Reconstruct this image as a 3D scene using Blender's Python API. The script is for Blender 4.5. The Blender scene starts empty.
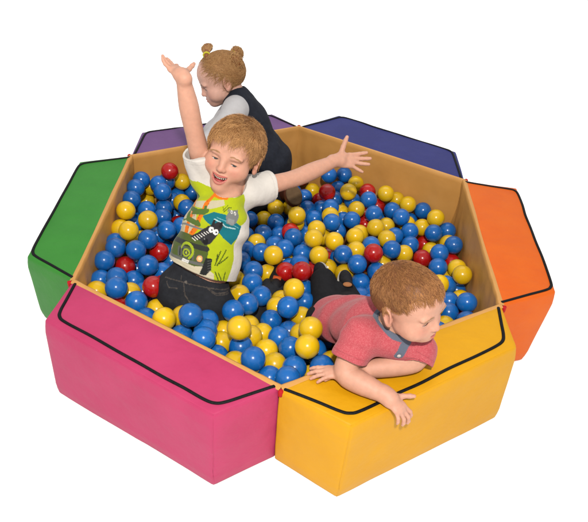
WORLD_S, FLASH_W, BACK_W = 0.78, 100.0, 45.0
import bpy, bmesh, math, random
import numpy as np
from mathutils import Vector, Matrix
from mathutils.bvhtree import BVHTree
from mathutils import noise as mnoise

random.seed(7)
rng = np.random.default_rng(11)
scene = bpy.context.scene
COL = scene.collection

# ---------------------------------------------------------------- camera
CAM = np.array([-0.001, -1.72, 1.442])
PITCH, YAW, ROLL, FPX = 0.658, 0.009, 0.072, 642.268
_f = np.array([math.sin(YAW)*math.cos(PITCH), math.cos(YAW)*math.cos(PITCH), -math.sin(PITCH)])
_r0 = np.array([math.cos(YAW), -math.sin(YAW), 0.0])
_u0 = np.cross(_r0, _f)
CR = math.cos(ROLL)*_r0 + math.sin(ROLL)*_u0
CU = -math.sin(ROLL)*_r0 + math.cos(ROLL)*_u0
CF = _f
H = 0.273          # height of the foam walls
RIN = 0.70         # inner circumradius of the hexagon

def U(px, py, z=None, d=None):
    """world point seen at photo pixel (px,py), on the height z or at the depth d"""
    ray = CF + (px-294)/FPX*CR - (py-261)/FPX*CU
    if d is None:
        d = (z-CAM[2])/ray[2]
    return CAM + ray*d

def cv(x, y, z):
    """direction given as right / up / towards the viewer"""
    v = x*CR + y*CU - z*CF
    return v/np.linalg.norm(v)

def nrm(v):
    v = np.asarray(v, float)
    return v/np.linalg.norm(v)

cam = bpy.data.objects.new('camera', bpy.data.cameras.new('camera'))
COL.objects.link(cam)
M = Matrix.Identity(4)
for i in range(3):
    M[i][0], M[i][1], M[i][2], M[i][3] = CR[i], CU[i], -CF[i], CAM[i]
cam.matrix_world = M
cam.data.sensor_width = 36.0
cam.data.lens = FPX/588*36.0
cam.data.clip_end = 200
cam.data.clip_start = 0.05
scene.camera = cam

# ---------------------------------------------------------------- materials
def lin(c):
    c = c/255.0
    return c/12.92 if c <= 0.04045 else ((c+0.055)/1.055)**2.4
ALB = 0.58         # how far below the flash-lit picture colours the real surface colours lie
def rgb(r, g, b): return (ALB*lin(r), ALB*lin(g), ALB*lin(b), 1.0)
def rgb3(r, g, b): return ALB*np.array([lin(r), lin(g), lin(b)])

class Mat:
    def __init__(self, name):
        self.m = bpy.data.materials.new(name)
        self.m.use_nodes = True
        self.nt = self.m.node_tree
        self.p = self.nt.nodes['Principled BSDF']
        tc = self.nt.nodes.new('ShaderNodeTexCoord')
        self.co = tc.outputs['Object']
    def n(self, t, **kw):
        nd = self.nt.nodes.new(t)
        for k, v in kw.items(): setattr(nd, k, v)
        return nd
    def l(self, a, b): self.nt.links.new(a, b)
    def set(self, **kw):
        for k, v in kw.items(): self.p.inputs[k.replace('_', ' ')].default_value = v
        return self
    def noise(self, scale, detail=4, rough=0.55, stretch=None):
        t = self.n('ShaderNodeTexNoise')
        t.inputs['Scale'].default_value = scale
        t.inputs['Detail'].default_value = detail
        t.inputs['Roughness'].default_value = rough
        if stretch:
            mp = self.n('ShaderNodeMapping'); mp.inputs['Scale'].default_value = stretch
            self.l(self.co, mp.inputs['Vector']); self.l(mp.outputs[0], t.inputs['Vector'])
        else:
            self.l(self.co, t.inputs['Vector'])
        return t.outputs['Fac']
    def ramp(self, fac, stops):
        r = self.n('ShaderNodeValToRGB')
        e = r.color_ramp.elements
        e[0].position, e[0].color = stops[0]
        e[1].position, e[1].color = stops[-1]
        for p_, c_ in stops[1:-1]:
            x = e.new(p_); x.color = c_
        self.l(fac, r.inputs[0])
        return r.outputs[0]
    def mix(self, a, b, fac, mode='MIX'):
        m = self.n('ShaderNodeMix', data_type='RGBA', blend_type=mode)
        for s, v in ((m.inputs[0], fac), (m.inputs[6], a), (m.inputs[7], b)):
            if isinstance(v, (float, int)): s.default_value = v
            elif isinstance(v, tuple): s.default_value = v
            else: self.l(v, s)
        return m.outputs[2]
    def bump(self, h, strength, dist, prev=None):
        b = self.n('ShaderNodeBump')
        b.inputs['Strength'].default_value = strength
        b.inputs['Distance'].default_value = dist
        self.l(h, b.inputs['Height'])
        if prev is not None: self.l(prev, b.inputs['Normal'])
        return b.outputs[0]
    def color(self, c):
        if isinstance(c, tuple): self.p.inputs['Base Color'].default_value = c
        else: self.l(c, self.p.inputs['Base Color'])
    def normal(self, b): self.l(b, self.p.inputs['Normal'])
    def attr(self, name='tint'):
        a = self.n('ShaderNodeAttribute'); a.attribute_name = name
        return a.outputs['Color']

def vinyl(name, c, c2):
    m = Mat(name)
    m.color(m.ramp(m.noise(9, 5), [(0.3, c), (0.75, c2)]))
    b = m.bump(m.noise(900, 2), 0.25, 0.0006)
    b = m.bump(m.noise(10, 4, 0.5), 0.75, 0.009, b)
    m.normal(b)
    m.set(Roughness=0.55, Specular_IOR_Level=0.22)
    return m.m

MAT = {}
MAT['pink'] = vinyl('pink_vinyl', rgb(198, 58, 106), rgb(206, 66, 114))
MAT['yellow'] = vinyl('yellow_vinyl', rgb(228, 164, 6), rgb(234, 171, 10))
MAT['orange'] = vinyl('orange_vinyl', rgb(238, 104, 10), rgb(244, 114, 16))
MAT['blue'] = vinyl('navy_blue_vinyl', rgb(44, 48, 118), rgb(52, 56, 130))
MAT['purple'] = vinyl('purple_vinyl', rgb(118, 80, 136), rgb(128, 88, 146))
MAT['green'] = vinyl('green_vinyl', rgb(58, 142, 50), rgb(66, 152, 56))

def fabric(name, c, c2, rough=0.85, bs=500, wr=25, wstr=0.4):
    m = Mat(name)
    m.color(m.ramp(m.noise(40, 6), [(0.3, c), (0.7, c2)]))
    b = m.bump(m.noise(bs, 3), 0.4, 0.0008)
    b = m.bump(m.noise(wr, 3), wstr, 0.006, b)
    m.normal(b)
    m.set(Roughness=rough, Specular_IOR_Level=0.15)
    return m.m
m = Mat('tan_nylon_lining')
m.color(m.ramp(m.noise(12, 5), [(0.3, rgb(218, 158, 82)), (0.7, rgb(226, 166, 90))]))
b = m.bump(m.noise(600, 2), 0.3, 0.0006)
b = m.bump(m.noise(20, 3, 0.5), 0.25, 0.006, b)
m.normal(b); m.set(Roughness=0.5, Specular_IOR_Level=0.35)
MAT['lining'] = m.m
MAT['mat'] = fabric('brown_mat', rgb(120, 78, 36), rgb(132, 86, 40))
MAT['zip'] = fabric('black_zip', rgb(12, 12, 14), rgb(24, 24, 27), 0.6, 900, 200)
MAT['red'] = fabric('red_webbing', rgb(190, 24, 30), rgb(205, 32, 38), 0.7)

def plastic(name, c):
    m = Mat(name)
    oi = m.n('ShaderNodeObjectInfo')
    hsv = m.n('ShaderNodeHueSaturation')
    mr = m.n('ShaderNodeMapRange')
    mr.inputs['To Min'].default_value = 0.84; mr.inputs['To Max'].default_value = 1.10
    m.l(oi.outputs['Random'], mr.inputs['Value'])
    m.l(mr.outputs[0], hsv.inputs['Value'])
    hsv.inputs['Color'].default_value = c
    dust = m.ramp(m.noise(60, 5), [(0.52, (0, 0, 0, 1)), (0.8, (1, 1, 1, 1))])
    m.color(m.mix(hsv.outputs[0], (c[0]*0.8+0.03, c[1]*0.8+0.03, c[2]*0.8+0.03, 1), dust))
    rr = m.n('ShaderNodeMapRange'); rr.inputs['To Min'].default_value = 0.14; rr.inputs['To Max'].default_value = 0.30
    m.l(m.noise(45, 4), rr.inputs['Value']); m.l(rr.outputs[0], m.p.inputs['Roughness'])
    m.normal(m.bump(m.noise(55, 2), 0.12, 0.003))
    m.set(Specular_IOR_Level=0.4)
    return m.m
MAT['b'] = plastic('blue_ball_plastic', rgb(22, 108, 192))
MAT['y'] = plastic('yellow_ball_plastic', rgb(244, 198, 22))
MAT['r'] = plastic('red_ball_plastic', rgb(196, 24, 22))

def attr_mat(name, rough, spec=0.3, sss=0.0, bumps=(), sheen=0.0, vary=0.0):
    m = Mat(name)
    c = m.attr()
    if vary:
        c = m.mix(c, m.ramp(m.noise(70, 5), [(0.3, (1-vary, 1-vary, 1-vary, 1)), (0.7, (1, 1, 1, 1))]), 1.0, 'MULTIPLY')
    m.color(c)
    b = None
    for sc, st, di in bumps:
        b = m.bump(m.noise(sc, 3), st, di, b)
    if b is not None: m.normal(b)
    m.set(Roughness=rough, Specular_IOR_Level=spec)
    if sss:
        m.set(Subsurface_Weight=sss, Subsurface_Scale=0.006)
        m.p.inputs['Subsurface Radius'].default_value = (1.0, 0.35, 0.2)
    if sheen: m.set(Sheen_Weight=sheen)
    return m.m
MAT['skin'] = attr_mat('skin', 0.55, 0.3, 0.2, ((700, 0.25, 0.0006), (90, 0.2, 0.002)), vary=0.12)
MAT['hair'] = attr_mat('hair', 0.52, 0.22)
MAT['jersey'] = attr_mat('printed_cotton', 0.9, 0.15, 0, ((900, 0.3, 0.0005), (70, 0.35, 0.004)), sheen=0.1, vary=0.05)
MAT['denim'] = attr_mat('dark_denim', 0.85, 0.2, 0, ((1200, 0.5, 0.0006), (90, 0.4, 0.003)), vary=0.35)
MAT['heather'] = attr_mat('heather_pique', 0.9, 0.15, 0, ((800, 0.6, 0.0008), (60, 0.4, 0.004)), sheen=0.1, vary=0.0)
m = Mat('eye')
m.color(m.attr()); m.set(Roughness=0.08, Specular_IOR_Level=0.6)
MAT['eye'] = m.m
m = Mat('tooth'); m.color(rgb(236, 226, 205)); m.set(Roughness=0.25); MAT['tooth'] = m.m
m = Mat('tongue'); m.color(rgb(196, 82, 84)); m.set(Roughness=0.35); MAT['tongue'] = m.m
MAT['shoe'] = fabric('black_shoe', rgb(22, 22, 25), rgb(36, 36, 40), 0.6, 700, 60)
MAT['sole_pale'] = fabric('pale_rubber', rgb(176, 168, 160), rgb(196, 190, 180), 0.7)
MAT['sole_brown'] = fabric('brown_sole', rgb(92, 70, 48), rgb(112, 88, 62), 0.8)
MAT['tan_badge'] = fabric('tan_badge', rgb(170, 112, 70), rgb(182, 124, 80))
MAT['orange_tag'] = fabric('orange_tag', rgb(214, 92, 40), rgb(222, 104, 50))
MAT['grey_collar'] = fabric('grey_chambray', rgb(92, 100, 118), rgb(120, 128, 145), 0.9, 900, 90)
MAT['tie'] = fabric('yellow_hair_tie', rgb(215, 205, 60), rgb(225, 215, 70))
MAT['button'] = fabric('pale_button', rgb(205, 195, 190), rgb(215, 205, 200), 0.4)

# ---------------------------------------------------------------- object helpers
def add(name, me, mat=None, parent=None):
    o = bpy.data.objects.new(name, me)
    COL.objects.link(o)
    if mat is not None and me is not None: me.materials.append(mat)
    if parent is not None: o.parent = parent
    return o
def tag(o, label=None, cat=None, group=None, kind=None):
    if label: o['label'] = label
    if cat: o['category'] = cat
    if group: o['group'] = group
    if kind: o['kind'] = kind
    return o
def thing(name, label, cat, loc=(0, 0, 0)):
    o = add(name, None)
    o.location = loc
    return tag(o, label, cat)
def put(o, parent):
    """parent at an Empty that stands at parent.location, keeping world coordinates of the mesh"""
    o.parent = parent
    o.matrix_parent_inverse = Matrix.Translation(parent.location).inverted()
    return o
def mesh_np(name, V, F, smooth=True, tint=None):
    V = np.asarray(V, np.float32); F = np.asarray(F, np.int32)
    me = bpy.data.meshes.new(name)
    k = F.shape[1]
    me.vertices.add(len(V)); me.vertices.foreach_set('co', V.ravel())
    me.loops.add(F.size); me.loops.foreach_set('vertex_index', F.ravel())
    me.polygons.add(len(F))
    me.polygons.foreach_set('loop_start', np.arange(0, F.size, k, dtype=np.int32))
    me.polygons.foreach_set('use_smooth', np.full(len(F), smooth))
    me.update(calc_edges=True)
    if tint is not None:
        a = me.color_attributes.new('tint', 'FLOAT_COLOR', 'POINT')
        t = np.ones((len(V), 4), np.float32); t[:, :3] = tint
        a.data.foreach_set('color', t.ravel())
    me.validate()
    return me
def bm_mesh(name, bm, smooth=True):
    bmesh.ops.recalc_face_normals(bm, faces=bm.faces)
    me = bpy.data.meshes.new(name); bm.to_mesh(me); bm.free()
    for p in me.polygons: p.use_smooth = smooth
    return me
def tube_np(pts, rad, sides=10, flat=1.0, up=(0, 0, 1), cap=True):
    """swept tube with an elliptic section; returns V,F"""
    pts = np.asarray(pts, float); n = len(pts)
    rad = np.broadcast_to(np.asarray(rad, float), (n,))
    T = np.gradient(pts, axis=0); T /= np.linalg.norm(T, axis=1)[:, None]
    up = nrm(up)
    S = np.cross(T, up); S /= np.linalg.norm(S, axis=1)[:, None]+1e-9
    N = np.cross(S, T)
    a = np.linspace(0, 2*np.pi, sides, endpoint=False)
    V = pts[:, None]+rad[:, None, None]*(np.cos(a)[None, :, None]*S[:, None]+flat*np.sin(a)[None, :, None]*N[:, None])
    V = V.reshape(-1, 3)
    i = np.arange(n-1)[:, None]*sides; j = np.arange(sides)[None]; j2 = (j+1) % sides
    F = np.stack([i+j, i+j2, i+sides+j2, i+sides+j], -1).reshape(-1, 4)
    if cap:
        c0, c1 = len(V), len(V)+1
        V = np.vstack([V, pts[:1], pts[-1:]])
        jj = np.arange(0, sides)
        F = np.vstack([F, np.stack([(jj+1) % sides, jj, np.full(sides, c0), np.full(sides, c0)], 1)[:, [0, 1, 2, 2]]]) if False else F
    return V, F
def catmull(P, n=12, closed=False):
    P = [np.asarray(p, float) for p in P]
    out = []
    m = len(P)
    for i in range(m-1):
        p0 = P[max(i-1, 0)]; p1 = P[i]; p2 = P[i+1]; p3 = P[min(i+2, m-1)]
        for t in np.linspace(0, 1, n, endpoint=False):
            out.append(0.5*((2*p1)+(-p0+p2)*t+(2*p0-5*p1+4*p2-p3)*t*t+(-p0+3*p1-3*p2+p3)*t**3))
    out.append(P[-1])
    return np.array(out)

# ---------------------------------------------------------------- world and lamps
world = bpy.data.worlds.new('World'); scene.world = world
world.use_nodes = True
bgn = world.node_tree.nodes['Background']
bgn.inputs['Color'].default_value = (1.0, 1.0, 1.0, 1)
bgn.inputs['Strength'].default_value = WORLD_S
def lamp(name, kind, loc, target, energy, size, color=(1, 1, 1)):
    d = bpy.data.lights.new(name, kind); d.energy = energy; d.color = color
    if kind == 'AREA': d.shape = 'DISK'; d.size = size
    else: d.shadow_soft_size = size
    o = bpy.data.objects.new(name, d); COL.objects.link(o)
    o.location = loc
    o.rotation_euler = Vector(np.asarray(target)-np.asarray(loc)).to_track_quat('-Z', 'Y').to_euler()
    return o
flash = lamp('camera_flash', 'AREA', CAM-CF*1.0+CU*0.55+CR*0.05, (0, -0.1, 0.15), FLASH_W, 0.11, (1.0, 0.95, 0.88))
flash.data.spread = math.radians(170)
bgl = lamp('added_ground_fill', 'AREA', (0.2, 3.0, 2.7), (0.2, 3.0, 0), BACK_W, 4.0, (1, 1, 1))  # added overhead lamp, out of view, that keeps the ground behind the pit white
bgl.data.spread = math.radians(110)
scene.view_settings.view_transform = 'Standard'
scene.view_settings.look = 'None'
scene.view_settings.exposure = 0
scene.view_settings.gamma = 1
scene.render.engine = 'CYCLES'
try:
    scene.cycles.max_bounces = 6
    scene.cycles.use_denoising = True
except Exception: pass

# ---------------------------------------------------------------- ground
bm = bmesh.new()
for v in ((-30, -30, 0), (30, -30, 0), (30, 30, 0), (-30, 30, 0)): bm.verts.new(v)
bm.faces.new(bm.verts)
m = Mat('white_studio_floor')
m.color((0.93, 0.93, 0.925, 1)); m.set(Roughness=0.9, Specular_IOR_Level=0.0)
g = add('ground', bm_mesh('ground', bm, False), m.m); tag(g, kind='structure')

# ---------------------------------------------------------------- the ball pit
pit = thing('ball_pit', 'six sided soft play ball pit of padded coloured vinyl walls with tan lining', 'ball pit')
Vx = [np.array([math.cos(math.radians(-90+60*k)), math.sin(math.radians(-90+60*k))])*RIN for k in range(6)]
inner = [U(281, 388, H), U(501.5, 305.5, H), U(464.5, 180, H), U(299, 126.5, H), U(131, 155.5, H), U(72.5, 281, H)]
def model_outer(k, end, z):
    a, b = Vx[k], Vx[(k+1) % 6]
    t = (b-a)/np.linalg.norm(b-a); n = np.array([t[1], -t[0]])
    q = (a+t*0.084 if end == 0 else b-t*0.084)+n*0.161
    return np.array([q[0], q[1], z])
OT = {(5, 0): (44, 320.5), (5, 1): (213, 416), (0, 0): (351, 426.5), (0, 1): (516.5, 347),
      (1, 0): (556, 292), (4, 1): (27, 257), (4, 0): (79.5, 162),
      (2, 1): (339, 115.5), (2, 0): (456, 152), (3, 0): (272, 114), (3, 1): (142, 132.5), (1, 1): (517, 188)}
OB = {(5, 0): (59, 393), (5, 1): (213.5, 485), (0, 0): (336.5, 497.5), (0, 1): (494.7, 418), (1, 0): (521.5, 360), (4, 1): (45, 317)}
names = {0: ('yellow', 'yellow padded wall block'), 1: ('orange', 'orange padded wall block'), 2: ('blue', 'navy blue padded wall block'),
         3: ('purple', 'purple padded wall block'), 4: ('green', 'green padded wall block'), 5: ('pink', 'pink padded wall block')}
block_bvh = {}
for k in range(6):
    a, b = inner[k].copy(), inner[(k+1) % 6].copy()
    if k == 0: a = U(277.5, 390.3, H)
    t = nrm(b-a); a = a+t*0.001; b = b-t*0.001
    o0 = U(*OT[(k, 0)], H); o1 = U(*OT[(k, 1)], H)
    p0 = U(*OB[(k, 0)], 0.004) if (k, 0) in OB else np.array([o0[0], o0[1], 0.004])
    p1 = U(*OB[(k, 1)], 0.004) if (k, 1) in OB else np.array([o1[0], o1[1], 0.004])
    top = [a, b, o1, o0]
    bot = [np.array([a[0], a[1], .004]), np.array([b[0], b[1], .004]), p1, p0]
    bm = bmesh.new()
    vs = [bm.verts.new(p) for p in bot+top]
    for f in ((0, 1, 2, 3), (4, 5, 6, 7), (0, 1, 5, 4), (1, 2, 6, 5), (2, 3, 7, 6), (3, 0, 4, 7)):
        bm.faces.new([vs[i] for i in f])
    bmesh.ops.recalc_face_normals(bm, faces=bm.faces)
    bmesh.ops.bevel(bm, geom=list(bm.edges), offset=0.007, segments=3, profile=0.5, affect='EDGES')
    for _ in range(2):
        long_e = [e for e in bm.edges if e.calc_length() > 0.03]
        bmesh.ops.subdivide_edges(bm, edges=long_e, cuts=5, use_grid_fill=True)
    bm.normal_update()
    cen = sum((np.array(v.co) for v in bm.verts), np.zeros(3))/len(bm.verts)
    nv = [v.normal.copy() for v in bm.verts]
    ha = nrm(np.append((b-a)[:2], 0)); L = np.linalg.norm((b-a)[:2])
    for v, n_ in zip(bm.verts, nv):
        q = np.array(v.co)
        s = np.dot(q-a, ha)/L
        edge = min(1, max(0, min(s, 1-s))*9)
        ez = min(1, max(0, min(q[2], H-q[2]))*25)
        w = 0.0016*mnoise.noise(v.co*9)+0.0022*mnoise.noise(v.co*4+Vector((k*3, 0, 0)))
        if abs(n_.z) < 0.5:
            w += (0.006*edge*ez if np.dot(np.array(n_), np.append((a+b)[:2], 0)) > 0 else -0.004*edge*ez)
        elif n_.z > 0.5: w += 0.0012*edge
        v.co += n_*w
        if k == 0 and q[2] > H-0.02:
            for (px, py, sg, dp) in ((343, 374, .045, .008), (370, 388, .045, .007), (395, 370, .05, .007), (335, 372, .035, .005), (412, 362, .045, .007)):
                c_ = U(px, py, H); v.co.z -= dp*min(1, max(0, np.dot(q-a, np.array((ha[1], -ha[0], 0)))/.05))*math.exp(-((q[0]-c_[0])**2+(q[1]-c_[1])**2)/(2*sg*sg))
    wb = add('padded_wall', bm_mesh('padded_wall', bm), MAT[names[k][0]], pit)
    wb['label'] = names[k][1]
    dg = wb.data
    bvh = BVHTree.FromPolygons([v.co[:] for v in dg.vertices], [p.vertices[:] for p in dg.polygons])
    block_bvh[k] = bvh
    sv = []
    ce = sum(top+bot)/8
    for p, q in ((top[3], top[2]), (top[0], top[3]), (top[1], top[2]), (top[3], bot[3]), (top[2], bot[2]), (bot[3], bot[2])):
        pts = []
        for s_ in np.linspace(0, 1, 14):
            w_ = p+(q-p)*s_
            dirs = [t_ for t_ in (top+bot) if min(np.linalg.norm(t_-p), np.linalg.norm(t_-q)) > 1e-6]
            inw = ce-(p+q)/2; ax = nrm(q-p); inw = nrm(inw-(inw@ax)*ax)
            nr_ = bvh.find_nearest(Vector(w_))
            pts.append(np.array(nr_[0])-0.0004*np.array(nr_[1]))
        sv.append(tube_np(pts, 0.0016, 6))
    o_, vv, ff = 0, [], []
    for v_, f_ in sv: vv.append(v_); ff.append(f_+o_); o_ += len(v_)
    add('seam', mesh_np('seam', np.vstack(vv), np.vstack(ff)), MAT[names[k][0]], wb)
    # zip running round the lid of the block
    inn = nrm(np.append(((a+b)/2-(o0+o1)/2)[:2], 0))
    ins = 0.026 if k in (5, 0) else 0.005
    c0 = o0+inn*ins+ha*0.016; c1 = o1+inn*ins-ha*0.016
    e0 = a+ha*0.012; e1 = b-ha*0.012
    def rc(p, q, r_): return p+nrm(q-p)*r_
    ctrl = [e0, (e0*0.5+c0*0.5), rc(c0, e0, 0.028), rc(c0, rc(c0, c1, 0.03), 0.007)+nrm(e0-c0)*0.007, rc(c0, c1, 0.032)]
    for q_ in (0.25, 0.4, 0.55, 0.7, 0.82):
        w_ = inn*0.006*mnoise.noise(Vector((k*7.0, q_*5, 0)))
        ctrl.append(c0*(1-q_)+c1*q_+w_)
    ctrl += [rc(c1, c0, 0.032), rc(c1, rc(c1, c0, 0.03), 0.007)+nrm(e1-c1)*0.007, rc(c1, e1, 0.028), e1*0.5+c1*0.5, e1]
    path = catmull(ctrl, 8)
    for p in path:
        hit = bvh.ray_cast(Vector((p[0], p[1], 0.5)), Vector((0, 0, -1)))
        p[2] = (hit[0].z if hit[0] is not None and hit[0].z > 0.2 else H)+0.001
    Vt, Ft = tube_np(path, 0.0045, 8, 0.6)
    add('zip', mesh_np('zip', Vt, Ft), MAT['zip'], wb)

# tan lining: six panels standing just inside the blocks, gathered at the corners
def liner_mesh():
    V, F = [], []
    nu, nz = 60, 16
    for k in range(6):
        a, b = inner[k], inner[(k+1) % 6]
        ha = nrm(np.append((b-a)[:2], 0)); n_in = np.array([-ha[1], ha[0], 0])
        base = len(V)
        prof = [(0.004, 0.003), (0.004, H)] 
        for i in range(nu+1):
            s = i/nu
            for j in range(nz+3):
                if j <= nz:
                    z = 0.006+(H-0.004)*j/nz; off = 0.0075
                    e = min(s, 1-s)
                    wv = 0.003*math.sin(s*70+2*mnoise.noise(Vector((s*6, j*0.12, k))))*math.exp(-e*9)
                    wv += 0.005*mnoise.noise(Vector((s*6+k*5, j*0.16, 0)))
                    wv += 0.001*mnoise.noise(Vector((s*22+k*5, j*0.22, 3)))
                    off += max(-0.003, wv)*min(1, (nz-j)/4+0.35)
                    p = a+(b-a)*s+n_in*off; p = np.array([p[0], p[1], z])
                else:
                    off = 0.003 if j == nz+1 else -0.009
                    p = a+(b-a)*s+n_in*off
                    p = np.array([p[0], p[1], H+0.0045 if j == nz+1 else H-0.001])
                V.append(p)
        m_ = nz+3
        for i in range(nu):
            for j in range(m_-1):
                q = base+i*m_+j
                F.append((q, q+m_, q+m_+1, q+1))
    return mesh_np('lining', V, F)
add('lining', liner_mesh(), MAT['lining'], pit)
bm = bmesh.new()
for q in inner: bm.verts.new((q[0], q[1], 0.006))
bm.faces.new(bm.verts)
add('floor_mat', bm_mesh('floor_mat', bm, False), MAT['mat'], pit)
# red webbing hinges between the block ends
for k in range(6):
    A = inner[k]; out = nrm(np.append(A[:2], 0)); sd = np.array([-out[1], out[0], 0])
    bm = bmesh.new()
    prof = [A+out*0.002-sd*0.004, A+out*0.012-sd*0.007, A+out*0.015, A+out*0.012+sd*0.007, A+out*0.002+sd*0.004]
    tv = [bm.verts.new((p[0], p[1], H+0.001)) for p in prof]
    bv = [bm.verts.new((p[0], p[1], H-0.018)) for p in prof]
    bm.faces.new(tv); bm.faces.new(bv[::-1])
    for i in range(5): bm.faces.new((tv[i], bv[i], bv[(i+1) % 5], tv[(i+1) % 5]))
    bmesh.ops.bevel(bm, geom=list(bm.edges), offset=0.0015, segments=1, affect='EDGES')
    add('corner_hinge', bm_mesh('corner_hinge', bm), MAT['red'], pit)

# ---------------------------------------------------------------- the balls (millimetres)
RB = 0.032
BALLS = "r-466,352,222;b-485,374,165;b-564,310,201;b-569,246,206;b-501,309,189;y-541,345,153;b-475,251,194;y-560,335,93;b-570,182,197;y-559,66,227;b-517,172,164;b-472,241,131;y-476,23,225;b-458,151,151;y-570,19,185;y-524,-43,224;b-558,154,115;b-424,56,166;b-463,-48,198;b-465,80,121;b-568,-53,180;b-551,-112,204;b-487,-111,200;r-433,-36,141;b-570,-173,198;b-460,335,104;y-416,294,125;y-434,408,146;b-454,396,86;y-532,20,130;r-520,-137,152;b-434,-180,197;b-513,-250,198;b-570,-229,167;b-476,-206,154;y-561,-299,182;b-485,-345,241;r-388,-311,225;b-398,-154,151;r-385,-216,152;b-436,-256,153;b-427,-363,209;y-373,-352,174;b-390,-412,192;y-326,-463,245;y-284,-422,219;b-252,-476,278;b-278,-484,205;r-484,-362,180;y-461,-303,188;b-217,-420,207;b-209,-538,256;b-213,-480,228;b-150,-379,214;y-119,-520,285;y-106,-362,143;y-174,-410,161;y-172,-472,179;b-115,-512,209;y-93,-454,192;y-47,-498,186;b-76,-594,252;b-176,-543,198;y-123,-575,212;b-32,-618,212;b-43,-345,155;b-80,-244,159;b-114,-319,190;y-146,-242,156;y-64,-408,159;b-15,-442,183;y-22,-556,197;r-12,-102,145;r40,-138,180;b-114,-124,158;y-70,-86,119;y-169,-142,131;b-112,-188,162;y18,-246,197;b52,-150,118;b54,-224,130;y-18,-223,128;b4,-344,210;y45,-324,156;y67,-488,269;b11,-379,147;y45,-421,181;b17,-498,202;y59,-552,266;b85,-470,171;b30,-585,219;b100,-587,231;b14,-646,246;y130,-515,175;y73,-572,174;y-29,-282,152;y-72,456,63;b42,466,77;y75,564,49;r125,379,160;y-10,360,92;y-66,332,105;b54,354,95;r105,457,72;b109,394,76;b159,408,114;b140,318,132;b141,190,152;y15,203,163;y13,234,107;b82,285,98;b-61,252,94;y-108,295,74;b-159,261,92;r-4,159,120;b-44,192,80;b-102,170,98;b7,98,141;b52,239,57;y87,142,151;b-57,102,100;y75,33,188;b-20,34,137;b41,15,135;y95,-25,161;y146,50,170;b168,216,95;b-99,23,123;y-54,-63,179;b-164,156,93;b-152,54,105;b-195,100,95;b-161,-38,128;r69,-27,96;b1,-18,98;b169,43,108;y130,-6,97;y112,185,90;r130,85,79;b-193,210,72;y-121,109,99;y-18,49,74;b196,546,145;b133,520,155;b174,501,105;y242,494,138;r284,432,143;y204,368,175;b226,393,121;b283,356,154;y352,408,154;y401,427,118;y438,376,132;r326,406,95;b379,361,110;y238,318,131;b299,277,143;b400,271,141;y186,358,85;y138,254,137;b191,295,94;b218,249,128;y247,195,108;y300,187,143;y224,128,140;y348,254,108;r276,307,72;b280,99,128;y336,129,138;b375,196,106;b348,66,140;y223,41,144;r273,-22,184;b176,-5,158;b432,224,112;y400,100,100;b429,162,96;b341,286,53;b231,52,81;r275,369,88;b498,371,112;y524,257,156;y483,263,107;b513,200,128;b570,234,118;r496,232,53;y566,171,106;b570,117,140;y509,166,73;b518,82,126;r464,88,93;r570,96,78;b505,14,116;y570,14,116;y566,-66,153;y538,18,61;b526,-63,103;b570,-39,63;y567,-109,84;b520,-147,104;b559,-197,147;b507,-209,111;y486,-270,110;r566,-215,86;y488,-102,136;y432,299,93;b451,356,71;y185,-37,103;b239,-71,97;b230,-163,113;b277,-122,97;b222,-50,156;b290,-48,128;y323,50,84"
FILL = "y211,-523,197;b247,-466,190;b313,-468,189;b324,-333,152;b-385,227,147;y452,-226,147;b544,-284,146;b189,-450,146;y291,-388,145;b-384,116,144;b448,-335,144;y353,-389,143;y-65,-562,143;b33,-53,142;r-354,-55,138;b-500,-77,96;b-372,-182,96;y-370,37,95;b-43,595,94;b-566,260,94;y-522,92,93;b86,-411,92;b-80,541,91;b56,97,91;b113,-349,90;b-398,426,90;b-399,-18,90;b-424,149,89;b25,-297,89;b184,-355,88;r26,597,88;b-399,-246,87;b-561,-74,84;y-430,-80,83;b-436,43,79;r-430,272,42;y225,172,42;b-1,563,39;b420,-278,39;y-480,-55,39;b-449,115,39;b-69,112,39;y190,448,39;b-63,1,39;b454,-226,38;b-44,390,38;y-56,-228,36;b-446,334,36;b1,333,36;y493,60,35;y549,278,35;b360,397,35;y132,221,34;r256,111,34;b63,338,34"
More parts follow.
